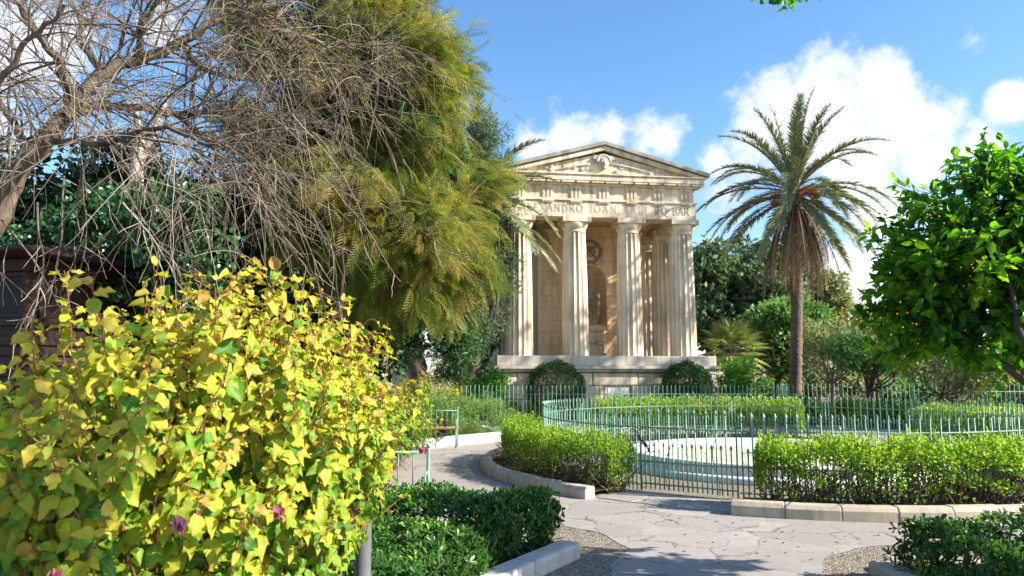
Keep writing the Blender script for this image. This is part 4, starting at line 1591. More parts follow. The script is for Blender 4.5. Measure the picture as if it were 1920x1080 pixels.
T_SM = T_DIA
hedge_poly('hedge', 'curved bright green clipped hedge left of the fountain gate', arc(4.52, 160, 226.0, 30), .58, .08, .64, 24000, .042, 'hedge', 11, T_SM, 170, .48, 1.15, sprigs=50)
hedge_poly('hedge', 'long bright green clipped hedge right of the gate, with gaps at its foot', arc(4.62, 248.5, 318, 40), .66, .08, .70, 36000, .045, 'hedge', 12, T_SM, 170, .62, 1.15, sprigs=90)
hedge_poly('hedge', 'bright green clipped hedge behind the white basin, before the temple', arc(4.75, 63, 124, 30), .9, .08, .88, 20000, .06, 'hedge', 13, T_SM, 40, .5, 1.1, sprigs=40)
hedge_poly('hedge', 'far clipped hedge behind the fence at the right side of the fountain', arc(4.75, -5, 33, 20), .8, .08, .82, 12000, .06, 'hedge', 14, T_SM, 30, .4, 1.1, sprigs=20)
# dark pittosporum in the near beds: rosettes of glossy leaves
def rosette_hedge(name, label, poly, tops, n, leaf, seed, h0=.06, group=None):
    """poly: footprint (ccw), tops: function (x,y)->height"""
    rng = np.random.default_rng(seed)
    poly = np.array(poly, float)
    x0, y0 = poly.min(0); x1, y1 = poly.max(0)

    def inside(p):
        r = np.zeros(len(p), bool)
        j = len(poly) - 1
        for i in range(len(poly)):
            a, b = poly[i], poly[j]
            c = ((a[1] > p[:, 1]) != (b[1] > p[:, 1])) & (p[:, 0] < (b[0] - a[0]) * (p[:, 1] - a[1]) / (b[1] - a[1] + 1e-12) + a[0])
            r ^= c
            j = i
        return r
    root = np.array([*poly.mean(0), 0.0])
    t = empty(name, tuple(root), label, 'hedge', group)
    q = rng.uniform([x0, y0], [x1, y1], (n * 3, 2))
    q = q[inside(q)][:n]
    htop = tops(q[:, 0], q[:, 1])
    z = htop - np.abs(rng.normal(0, .07, len(q)))
    # rosettes on the border walls
    m = n // 2
    e = rng.integers(0, len(poly), m)
    u = rng.random(m)[:, None]
    a, b = poly[e], poly[(e + 1) % len(poly)]
    pb = a * (1 - u) + b * u
    d = norm(b - a)
    outn = np.stack([d[:, 1], -d[:, 0]], 1)
    hb = tops(pb[:, 0] - outn[:, 0] * .05, pb[:, 1] - outn[:, 1] * .05)
    zb = h0 + (hb - h0) * rng.uniform(0.03, 1, m)
    pb = pb + outn * (rng.normal(.0, .035, m) + .03 * np.sin(zb * 12))[:, None]
    C = np.vstack([np.column_stack([q, z]), np.column_stack([pb, zb])])
    D = np.vstack([np.tile([0, 0, 1.0], (len(q), 1)), np.column_stack([outn, np.full(m, .35)])])
    D = norm(D + rng.normal(0, .35, D.shape))
    k = 8
    N_ = len(C)
    ph = rng.uniform(0, 6.28, N_)
    s1 = norm(np.cross(D, [.31, .2, .93]))
    s2 = np.cross(D, s1)
    PP, AA, NN, SS, TT = [], [], [], [], []
    tn0 = np.clip(rng.normal(.42, .17, N_) + .12 * (D[:, 2] > .7), 0, .95)
    for i in range(k):
        an = ph + i * 2.399
        rd = np.cos(an)[:, None] * s1 + np.sin(an)[:, None] * s2
        open_ = .35 + .9 * (i / k)
        PP.append(C + rng.normal(0, .006, C.shape) + D * (.02 - .03 * i / k))
        AA.append(D * (1.15 - open_) + rd * open_ + rng.normal(0, .12, C.shape))
        NN.append(D * open_ - rd * (1.1 - open_) + rng.normal(0, .15, C.shape))
        SS.append(leaf * rng.uniform(.7, 1.15, N_) * (.65 + .45 * i / k))
        TT.append(np.clip(tn0 + .25 * (1 - i / k) - .12 + rng.normal(0, .06, N_), 0, 1))
    leaf_obj('foliage', t, M['pitt'], np.concatenate(PP), np.concatenate(AA), np.concatenate(NN), np.concatenate(SS), T_OBOV, np.concatenate(TT), .95, root)
    polys = []
    for i in range(90):
        b = np.array([*C[rng.integers(0, len(q))][:2], h0 - .03])
        w = curve_pts(b, [rng.normal(0, .4), rng.normal(0, .4), 1], .4, 5, rng, .2)
        polys.append((w, np.linspace(.008, .003, 6)))
    tubes_obj('stem', t, M['bark_brown'], polys, 5, root)
    return t


eA = e1 + np.array([-.17, .08])
def tops_left(x, y):
    base = .53 + .03 * np.sin(x * 6) + .03 * np.sin(y * 5)
    dip = np.exp(-((y - 5.85 + .15 * x) / .33) ** 2) * .22 * (x < .25)
    return base - dip


rosette_hedge('pittosporum_hedge', 'dark glossy clipped hedge beside the yellow shrub, with a pale kerb at its end',
              [tuple(eA + [.02, .02]), tuple(eA + [-.1, .28]), (-.4, 7.35), (-1.7, 7.6), (-1.9, 4.0), (-.75, 4.0), (-.35, 5.0), tuple(eA + dirk * .8 + [-.05, .06])][::-1], tops_left, 2100, .075, 21)
rosette_hedge('pittosporum_hedge', 'dark glossy clipped hedge in the near right corner of the path',
              [(3.08, 6.05), (3.2, 4.3), (6.5, 4.1), (6.5, 5.6)], lambda x, y: .50 + .04 * np.sin(x * 7) + .04 * np.sin(y * 6) + .05 * (x - 3), 1800, .075, 22)

# balls and small shrubs round the temple
def ball_shrub(label, c, r, mat, seed, n=9000, leaf=.07, name='box_shrub', sq=(1, 1, 1.0)):
    rng = np.random.default_rng(seed)
    c = np.array(c, float)
    root = np.array([c[0], c[1], 0.0])
    t = empty(name, tuple(root), label, 'shrub')
    d = rdir(rng, n)
    bump_ = 1 + .06 * np.sin(d[:, 0] * 9 + 1) * np.sin(d[:, 2] * 8 + seed) + rng.normal(0, .03, n)
    pos = c + d * (r * bump_ * rng.uniform(.82, 1.0, n) ** .7)[:, None] * np.array(sq)
    ok = pos[:, 2] > .05
    pos, d = pos[ok], d[ok]
    k = len(pos)
    leaf_obj('foliage', t, M[mat], pos, d + rng.normal(0, .6, (k, 3)), d + rng.normal(0, .55, (k, 3)) + [0, 0, .2], leaf * rng.uniform(.6, 1.4, k), T_DIA, np.clip(rng.normal(.4, .22, k), 0, 1), 1.2, root)
    polys = [(smooth_path([root, root * .4 + c * .6 + rng.normal(0, .06, 3) * r, c + rdir(rng, 1)[0] * r * .85], 8), np.linspace(.05, .01, 9)) for _ in range(8)]
    polys = [(p_, np.linspace(.05, .01, len(p_))) for p_, _ in polys]
    tubes_obj('stem', t, M['bark_dark'], polys, 5, root)
    return t


ball_shrub('dark clipped ball shrub before the podium, left of its small white door', P(1043, 728, 24.7), .93, 'box', 31, 12000, .065, 'box_shrub', (1, 1, .95))
ball_shrub('dark clipped ball shrub before the right corner of the podium', P(1287, 724, 24.7), .80, 'box', 32, 10000, .065, 'box_shrub', (1.0, 1, 1.0))
tree('laurel_bush', 'bushy bright green shrub beside the right end of the podium', P(1378, 775, 26) * [1, 1, 0], [(P(1378, 720, 26), (.75, .8, .85))], 'bright', 'bark_brown', 40, 90, .11, .3, .06, T_DIA, 33, None, 'shrub', shell=.3, forks=.3)
tree('laurel_bush', 'small bright green tree at the left corner of the podium', P(912, 775, 24.8) * [1, 1, 0], [(P(915, 738, 24.8), (.62, .6, .85)), (P(930, 712, 24.8), (.3, .3, .4))], 'bright', 'bark_brown', 34, 60, .12, .26, .05, T_DIA, 34, None, 'shrub', shell=.2, forks=.3)
for k, (px, py, Y, rx, rz, lab) in enumerate([(893, 792, 19.0, .95, .62, 'rounded grey green shrub in the white kerbed bed right of the bench'), (838, 790, 18.6, .8, .55, 'rounded grey green shrub directly behind the bench seat')]):
    c = P(px, py, Y)
    tree('lavender_shrub', lab, c * [1, 1, 0] + [0, 0, .1], [(c, (rx, rx, rz))], 'lav', 'bark_brown', 60, 160, .10, .22, .03, T_BLADE, 35 + k, None, 'shrub', shell=.5, up=.5, forks=.2, wid=1.2)
# low plants at the foot of the podium
rng = np.random.default_rng(41)
for k, (px, Y) in enumerate([(1005, 24.2), (1075, 24.3), (1210, 24.2), (1330, 24.1), (960, 24.4)]):
    c = P(px, 770, Y)
    lab = ['low yellow green plant behind the railing under the left ball shrub', 'low plant behind the railing right of the left ball shrub', 'low leafy plant under the podium, right of its white door',
           'low leafy plant below the right ball shrub', 'low plant at the left foot of the podium'][k]
    tree('garden_plant', lab, c * [1, 1, 0], [(c * [1, 1, 0] + [0, 0, .4], (.65, .4, .32))], 'hedge', 'bark_brown', 22, 50, .09, .17, .02, T_DIA, 42 + k, None, 'plant', shell=.2, forks=.2)


# ================================================================== PALMS
def frond(rng, base, azim, elev, length, sag, nl, ll, dead=False, twist=0):
    """returns rachis polyline and leaflet arrays"""
    d = np.array([math.cos(azim) * math.cos(elev), math.sin(azim) * math.cos(elev), math.sin(elev)])
    pts = [np.array(base, float)]
    m = 14
    for i in range(m):
        d = d + np.array([0, 0, -sag * (.35 + i / m)]) + rng.normal(0, .012, 3)
        d /= np.linalg.norm(d)
        pts.append(pts[-1] + d * length / m)
    pts = np.array(pts)
    u = np.linspace(.12, 1, nl)
    x = np.stack([np.interp(u * m, np.arange(m + 1), pts[:, i]) for i in range(3)], 1)
    tg = norm(np.stack([np.interp(u * m, np.arange(m + 1), np.gradient(pts[:, i])) for i in range(3)], 1))
    side = norm(np.cross(tg, [0, 0, 1.0]) + 1e-6)
    upv = np.cross(side, tg)
    P_, A_, N_, S_ = [], [], [], []
    prof = np.sin(PI * np.clip(.12 + .83 * u, 0, 1)) ** .6
    for s in (-1, 1):
        a = tg * .72 + side * s * .62 + upv * (.28 if not dead else -.4) + rng.normal(0, .11, x.shape)
        P_.append(x); A_.append(a + np.array([0, 0, -.12 if not dead else -.5])); N_.append(upv + side * s * -.35 + rng.normal(0, .2, x.shape)); S_.append(ll * prof * rng.uniform(.85, 1.1, nl))
    return pts, [np.concatenate(q) for q in (P_, A_, N_, S_)]


def date_palm(label, base, crown, trunk_r, length, nfr, seed, ll=.42, dead=26, fruit=True, deadlen=.75, azmask=None, name='date_palm'):
    rng = np.random.default_rng(seed)
    base, crown = np.array(base, float), np.array(crown, float)
    t = empty(name, tuple(base), label, 'palm tree')
    # trunk with leaf-base scars
    V, F = [], []
    ax = crown - base
    H = np.linalg.norm(ax)
    rings = int(H / .11)
    seg = 14
    for i in range(rings + 1):
        f = i / rings
        c = base + ax * f + np.array([.08 * math.sin(f * 3), 0, 0]) * H * .1
        r = trunk_r * (1.0 + .35 * math.exp(-f * 14) + .25 * max(0, f - .82) / .18)
        for j in range(seg):
            a = 2 * PI * j / seg + (i % 2) * PI / seg
            k = r * (1 + (.20 if (i + j) % 2 else -.10) + rng.normal(0, .05))
            V.append(c - base + np.array([k * math.cos(a), k * math.sin(a), rng.normal(0, .012)]))
    for i in range(rings):
        for j in range(seg):
            k = (j + 1) % seg
            F.append((i * seg + j, i * seg + k, (i + 1) * seg + k, (i + 1) * seg + j))
    tri_mesh('trunk', np.array(V), np.array(F), M['bark_palm'], t)
    rach, P_, A_, N_, S_, T_ = [], [], [], [], [], []
    for i in range(nfr):
        az = i * 2.39996 + rng.normal(0, .15)
        f = (i + .5) / nfr                                            # 0 = youngest, upright
        el = R(86) - R(122) * f ** .85 + rng.normal(0, .10 if f > .12 else .03)
        L = length * rng.uniform(.82, 1.1) * (.94 + .06 * min(1, f * 3))
        b = crown + np.array([math.cos(az), math.sin(az), 0]) * trunk_r * .55 + [0, 0, .35 - .5 * f]
        pts, (p, a, n, s) = frond(rng, b, az, el, L, 0.078 + .05 * math.sin(PI * min(1, f * 1.15)) - .015 * f, 76, ll)
        rach.append((pts, np.linspace(.032, .008, len(pts))))
        P_.append(p); A_.append(a); N_.append(n); S_.append(s); T_.append(np.clip(rng.normal(.30 + .26 * f, .12, len(p)), 0, 1))
    cr = leaf_obj('crown', t, M['palm'], np.concatenate(P_), np.concatenate(A_), np.concatenate(N_), np.concatenate(S_), T_BLADE, np.concatenate(T_), 1.3, base)
    tubes_obj('frond_stalk', cr, M['fan'] if False else M['bark_twig'], rach, 5, base)
    rach, P_, A_, N_, S_, T_ = [], [], [], [], [], []
    for i in range(dead):                                             # dry fronds hanging along the trunk
        az = i * 2.39996 + rng.normal(0, .3)
        b = crown + np.array([math.cos(az), math.sin(az), 0]) * trunk_r * .8 + [0, 0, -.25 - rng.uniform(0, .4)]
        pts, (p, a, n, s) = frond(rng, b, az, R(rng.uniform(-72, -35)), length * deadlen * rng.uniform(.7, 1.1), .2, 46, ll * .8, True)
        rach.append((pts, np.linspace(.03, .008, len(pts))))
        P_.append(p); A_.append(a); N_.append(n); S_.append(s); T_.append(np.clip(rng.normal(.45, .2, len(p)), 0, 1))
    if dead:
        dd = leaf_obj('dead_frond', t, M['palm_dead'], np.concatenate(P_), np.concatenate(A_), np.concatenate(N_), np.concatenate(S_), T_BLADE, np.concatenate(T_), 1.1, base)
        tubes_obj('frond_stalk', dd, M['bark_twig'], rach, 5, base)
    if fruit:
        mb = []
        for i in range(46):
            az = rng.uniform(0, 6.28)
            b = crown + np.array([math.cos(az), math.sin(az), 0]) * trunk_r * .6 + [0, 0, rng.uniform(-.15, .2)]
            q = curve_pts(b, [math.cos(az), math.sin(az), .35], rng.uniform(.5, .85), 5, rng, .12, .16)
            mb.append((q, np.linspace(.02, .012, 6)))
            for j in range(4):
                w = curve_pts(q[-2], [math.cos(az) + rng.normal(0, .5), math.sin(az) + rng.normal(0, .5), -.1], .3, 3, rng, .2, .2)
                mb.append((w, .011))
        tubes_obj('fruit_stalk', t, M['fruit_stalk'], mb, 4, base)
    return t


pY = 27.0
date_palm('tall date palm with orange fruit stalks and dry hanging fronds right of the temple', P(1490, 790, pY) * [1, 1, 0], P(1491, 364, pY), .185, 3.85, 56, 51, .44, 50, True, .9)
date_palm('date palm half hidden behind the feathery tree, its fronds touching the temple', P(885, 790, 25.2) * [1, 1, 0], P(888, 385, 25.2), .24, 3.9, 44, 52, .5, 40, False, .95)
date_palm('slender leaning palm trunk behind the feathery tree, left of the railing', P(806, 770, 22) * [1, 1, 0], P(745, 520, 22), .24, 2.6, 30, 53, .4, 30, False, .8)


def fan_palm(label, base, h, r, seed):
    rng = np.random.default_rng(seed)
    base = np.array(base, float)
    t = empty('fan_palm', tuple(base), label, 'palm tree')
    top = base + [0, 0, h]
    polys = [(smooth_path([base, base + [.05, 0, h * .5], top], 10), .16)]
    polys = [(polys[0][0], np.full(len(polys[0][0]), .16))]
    P_, A_, N_, S_, T_ = [], [], [], [], []
    for i in range(46):
        az = i * 2.4
        f = i / 46
        el = R(85 - 120 * f)
        d = np.array([math.cos(az) * math.cos(el), math.sin(az) * math.cos(el), math.sin(el)])
        q = curve_pts(top, d, r * rng.uniform(.7, 1.0), 5, rng, .05, .06)
        polys.append((q, np.linspace(.02, .01, 6)))
        c = q[-1]; d = norm(q[-1] - q[-2])
        sd_ = norm(np.cross(d, [0, 0, 1.0])); up_ = np.cross(sd_, d)
        m = 26
        th_ = np.linspace(-2.0, 2.0, m)
        a = d * np.cos(th_)[:, None] + sd_ * np.sin(th_)[:, None] + np.array([0, 0, -.25]) + up_ * .12
        P_.append(np.tile(c, (m, 1))); A_.append(a); N_.append(np.tile(up_, (m, 1)) + rng.normal(0, .2, (m, 3)))
        S_.append(np.full(m, .62) * rng.uniform(.85, 1.1, m)); T_.append(np.clip(rng.normal(.3 + .4 * f, .15, m), 0, 1))
    leaf_obj('crown', t, M['fan'], np.concatenate(P_), np.concatenate(A_), np.concatenate(N_), np.concatenate(S_), T_BLADE, np.concatenate(T_), .8, base)
    tubes_obj('trunk', t, M['bark_palm'], polys, 7, base)
    return t


fan_palm('round fan palm between the podium and the tall date palm', P(1376, 780, 28.5) * [1, 1, 0], 2.45, 1.0, 55)

# ================================================================== RIGHT SIDE TREES
def at_(px, Y, py=800):
    return P(px, py, Y) * [1, 1, 0]


tree('stone_pine', 'broad dark pine standing behind the temple and the tall palm', at_(1395, 42), [(P(1375, 560, 42), (3.4, 3, 3.2)), (P(1330, 505, 42), (2.0, 2, 1.3)), (P(1440, 520, 42), (2.6, 2.4, 2.0)), (P(1420, 640, 42), (3.6, 2.6, 1.8))], 'pine', 'bark_dark', 150, 130, .34, .8, .4, T_DIA, 61, shell=.3)
tree('cypress_tree', 'pale green feathery tree behind the trunk of the tall palm', at_(1535, 38), [(P(1530, 585, 38), (1.6, 1.5, 2.2)), (P(1548, 545, 38), (1.0, 1, 1.3))], 'olive', 'bark_brown', 70, 100, .28, .55, .25, T_DIA, 62, shell=.3)
tree('juniper_tree', 'layered mid green tree left of the tall palm trunk', at_(1450, 32), [(P(1450, 612, 32), (1.1, 1.0, .9)), (P(1475, 590, 32), (.9, .9, .7)), (P(1455, 660, 32), (1.1, 1.0, .8)), (P(1520, 600, 32), (.8, .8, .6))], 'mid', 'bark_dark', 90, 110, .2, .42, .16, T_DIA, 63, shell=.4)
tree('olive_tree', 'silvery olive tree right of the tall palm trunk', at_(1560, 29), [(P(1560, 660, 29), (1.3, 1.2, .9)), (P(1540, 625, 29), (.8, .8, .6)), (P(1600, 640, 29), (.9, .9, .7))], 'olive', 'bark_brown', 75, 90, .16, .36, .11, T_BLADE, 64, shell=.3, wid=2.2)
tree('judas_tree', 'small tree with a dark umbrella crown on forked trunks at far right', at_(1622, 24, 770), [(P(1625, 672, 24), (1.15, 1.1, .45)), (P(1590, 650, 24), (.7, .7, .4)), (P(1680, 668, 24), (.9, .9, .45))], 'mid', 'bark_dark', 70, 90, .13, .3, .085, T_DIA, 65, shell=.2, forks=.5)
tree('autumn_tree', 'small tree with orange autumn leaves behind the citrus crown', at_(1640, 31), [(P(1625, 600, 31), (1.1, 1.0, .9)), (P(1680, 650, 31), (1.3, 1.1, .8)), (P(1600, 660, 31), (.7, .7, .6))], 'autumn', 'bark_brown', 60, 50, .17, .42, .09, T_DIA, 66, shell=.1)
tree('judas_tree', 'small dark tree beneath the citrus crown with two thin stems', at_(1760, 22, 790), [(P(1765, 690, 22), (1.0, .9, .5)), (P(1720, 670, 22), (.8, .8, .5)), (P(1830, 700, 22), (.9, .8, .5))], 'olive', 'bark_dark', 60, 80, .12, .3, .06, T_DIA, 67, shell=.2, forks=.55)
tree('autumn_tree', 'thin tree with russet leaves at the far right edge', at_(1745, 27), [(P(1750, 655, 27), (1.3, 1.2, .7)), (P(1850, 670, 27), (1.2, 1.2, .7))], 'autumn', 'bark_brown', 50, 50, .15, .4, .08, T_DIA, 68, shell=.1)
tree('evergreen_tree', 'dark evergreen tree far behind the citrus crown', at_(1890, 40), [(P(1880, 640, 40), (3.0, 2.5, 2.2)), (P(1800, 660, 40), (2.2, 2, 1.4))], 'pine', 'bark_dark', 80, 120, .3, .7, .3, T_DIA, 69, shell=.3)
for k, (px, Y, lab) in enumerate([(1500, 25.5, 'low green shrub at the foot of the tall palm'), (1580, 24.5, 'low yellow green shrub right of the tall palm foot'), (1660, 23, 'low green shrub under the small forked tree'), (1760, 22, 'low shrub under the dark tree with thin stems'), (1450, 24.5, 'low green shrub between the railing and the tall palm'), (1860, 22, 'low green shrub at the right edge behind the fence')]):
    c = P(px, 755, Y)
    tree('ground_shrub', lab, c * [1, 1, 0], [(c * [1, 1, 0] + [0, 0, .38], (1.2, .6, .38))], ['mid', 'hedge', 'bright'][k % 3], 'bark_brown', 30, 70, .1, .22, .03, T_DIA, 90 + k, None, 'shrub', shell=.2, forks=.2)

for k, (px, Y, rx, rz, mt, lab) in enumerate([(1425, 34, 1.2, .8, 'mid', 'rounded green bush before the far stone pier'), (1490, 36, 1.6, 1.0, 'pine', 'dull green bush behind the tall palm foot'), (1590, 35, 1.9, 1.05, 'olive', 'pale olive green bush in front of the far wall'),
                                               (1690, 33, 1.7, .85, 'mid', 'green bush before the far wall, under the autumn leaves'), (1790, 34, 1.9, 1.05, 'olive', 'broad pale bush before the far wall beneath the citrus tree'), (1890, 32, 1.8, 1.0, 'mid', 'green bush before the far wall at the right edge')]):
    c = P(px, 760, Y)
    tree('background_bush', lab, c * [1, 1, 0], [(c * [1, 1, 0] + [0, 0, rz * .95], (rx, .9, rz)), (c * [1, 1, 0] + [rx * .6, .2, rz * 1.2], (rx * .6, .7, rz * .7))], mt, 'bark_brown', 44, 80, .17, .36, .05, T_DIA, 120 + k, None, 'shrub', shell=.2, forks=.2)
tree('added_shade_tree', 'unseen tall loose crowned tree added past the right edge to dapple the temple', (21.5, 20.0, 0), [((21.0, 20.0, 14.0), (2.6, 2.6, 2.0)), ((19.0, 20.6, 12.2), (2.0, 2.2, 1.6)), ((22.5, 20.5, 11.2), (2.2, 2.2, 1.6)), ((20.5, 21.5, 16.4), (1.6, 1.6, 1.2))], 'pine', 'bark_brown', 40, 50, .3, .5, .3, T_DIA, 140, shell=.2)  # out of view, added only to throw dappled shade on the temple

# far bastion wall
p, q = P(1395, 700, 46)[:2], P(2150, 700, 43)[:2]
wl = MB()
a_ = math.atan2(q[1] - p[1], q[0] - p[0])
Lw = float(np.linalg.norm(q - p))
wl.box(0, Lw, 0, .8, 0, 1.75, a_, tuple(p))
wo = wl.build('stone_wall', M['wall_far'], None, .03)
tag(wo, 'pinkish stone wall far behind the small trees on the right', 'wall')
cp = MB()
cp.box(-.05, Lw + .05, -.08, .88, 1.752, 1.95, a_, tuple(p))
cp.build('coping', M['lime'], wo, .02)
mb = MB()
for k, (px, w, h, Y) in enumerate([(1432, 1.6, 2.3, 44.5), ]):
    c = P(px, 700, Y)
    mb.box(c[0] - w / 2, c[0] + w / 2, Y, Y + .7, 0, h)
    mb.box(c[0] - w / 2 - .1, c[0] + w / 2 + .1, Y - .1, Y + .8, h + .002, h + .18)
tag(mb.build('stone_pier', M['lime'], None, .03), 'pale stone pier at the end of the far wall, right of the fan palm', 'pier')

# ================================================================== CITRUS TREE AT RIGHT
def citrus():
    rng = np.random.default_rng(71)
    base = np.array([4.45, 5.0, 0.0])
    t = empty('citrus_tree', tuple(base), 'round glossy green citrus tree with orange berries at the right edge', 'tree')
    Yc = 5.42
    ells = [(P(1890, 520, Yc), (.95, .72, .78)), (P(1800, 560, Yc + .1), (.62, .55, .52)), (P(1840, 400, Yc), (.55, .6, .45)), (P(1960, 400, Yc), (.7, .7, .6)), (P(1740, 640, Yc), (.40, .4, .26)), (P(1725, 520, Yc), (.34, .4, .34)), (P(1690, 600, Yc), (.24, .35, .26)), (P(1695, 520, Yc), (.26, .3, .28)), (P(1720, 440, Yc), (.25, .3, .22)), (P(1900, 660, Yc - .2), (.55, .55, .22)), (P(2080, 520, Yc), (1.0, .8, .85)), (P(1880, 320, Yc), (.30, .35, .22))]
    fork = np.array([4.15, 5.0, 1.0])
    polys = [(smooth_path([base, base * .5 + fork * .5 + [.05, 0, .1], fork], 10), None)]
    polys = [(polys[0][0], np.linspace(.085, .07, len(polys[0][0])))]
    limbs = [P(1918, 712, 4.95), P(1850, 660, 5.05), P(1790, 622, 5.2), P(1740, 585, 5.3)], [P(1935, 660, 4.8), P(1900, 560, 5.0), P(1870, 420, 5.2)], [fork + [.3, .2, .4], P(1990, 450, 5.5), P(1960, 330, 5.5)]
    for L in limbs:
        q = smooth_path([fork] + list(L), 16)
        polys.append((q, np.linspace(.034, .007, len(q))))
    ctr = crown_centers(rng, ells, 520, .25)
    P_, A_, N_, S_, T_ = [], [], [], [], []
    for c in ctr:
        d = norm(c - np.array(ells[0][0]) + rng.normal(0, .2, 3))
        q = curve_pts(c - d * .25, d, .34, 6, rng, .18, 0, .03)
        polys.append((q, np.linspace(.006, .002, 7)))
        n = 32
        u = rng.uniform(.1, 1, n) * 6
        x = np.stack([np.interp(u, np.arange(7), q[:, i]) for i in range(3)], 1)
        rd = rdir(rng, n)
        P_.append(x + rd * rng.uniform(.0, .05, n)[:, None])
        A_.append(rd * .8 + d * .5 + np.array([0, 0, -.15]) + rng.normal(0, .2, (n, 3)))
        N_.append(rng.normal(0, .45, (n, 3)) + np.array([0, 0, .75]) + d * .4)
        S_.append(.078 * rng.uniform(.65, 1.3, n))
        T_.append(np.clip(rng.normal(.42 + rng.normal(0, .14), .24, n), 0, 1))
    for e in [P(1838, 262, Yc), P(1822, 285, Yc), P(1852, 280, Yc), P(1775, 320, Yc), P(1745, 350, Yc), P(1700, 420, Yc), P(1660, 470, Yc), P(1900, 300, Yc - .1)]:   # shoots standing out of the crown
        q = curve_pts(e - [0, 0, .22], [rng.normal(0, .3), 0, 1], .3, 6, rng, .12)
        polys.append((q, np.linspace(.006, .002, 7)))
        n = 18
        u = rng.uniform(0, 6, n)
        x = np.stack([np.interp(u, np.arange(7), q[:, i]) for i in range(3)], 1)
        P_.append(x); rd = rdir(rng, n)
        A_.append(rd + [0, 0, .4]); N_.append(rng.normal(0, .5, (n, 3)) + [0, 0, .7]); S_.append(.06 * rng.uniform(.6, 1.2, n)); T_.append(np.clip(rng.normal(.7, .15, n), 0, 1))
    tubes_obj('trunk', t, M['bark_dark'], polys, 7, base)
    leaf_obj('crown', t, M['orange'], np.concatenate(P_), np.concatenate(A_), np.concatenate(N_), np.concatenate(S_), T_MID, np.concatenate(T_), 1.15, base)
    bme = MB().ball((0, 0, 0),   .006, 8, 6).mesh('berry')
    bme.materials.append(M['berry'])
    for (px, py, m) in ((1842, 512, 20), (1735, 400, 5), (1700, 600, 6), (1850, 640, 6)):
        c = P(px, py, Yc - .5)
        for i in range(m):
            o = bpy.data.objects.new('berry', bme)
            o.location = c + rng.normal(0, 1, 3) * [.05, .04, .055] - base
            finish(o, t)
    return t


citrus()

# tall tree outside the right edge whose hanging twig enters at the top
carob = tree('carob_tree', 'leafy twig of a tall tree hanging in at the top of the picture', (7.2, -1.4, 0), [((7.4, -1.8, 10.4), (1.5, 1.2, .8)), ((5.6, 1.0, 10.2), (.9, .9, .5)), (P(1472, -22, 5.5), (.11, .08, .09))], 'orange', 'bark_brown', 70, 30, .075, .17, .12, T_MID, 72, shell=.2, lean=(6.4, -.4, 8.8))
tubes_obj('branch', carob, M['bark_brown'], [(smooth_path([(6.4, -.4, 8.8), (4.8, 2.6, 7.6), (3.2, 4.7, 6.0), tuple(P(1476, -60, 5.5)), tuple(P(1470, -5, 5.5))], 24), np.linspace(.05, .004, 24) if False else .012)], 6, (7.2, -1.4, 0))

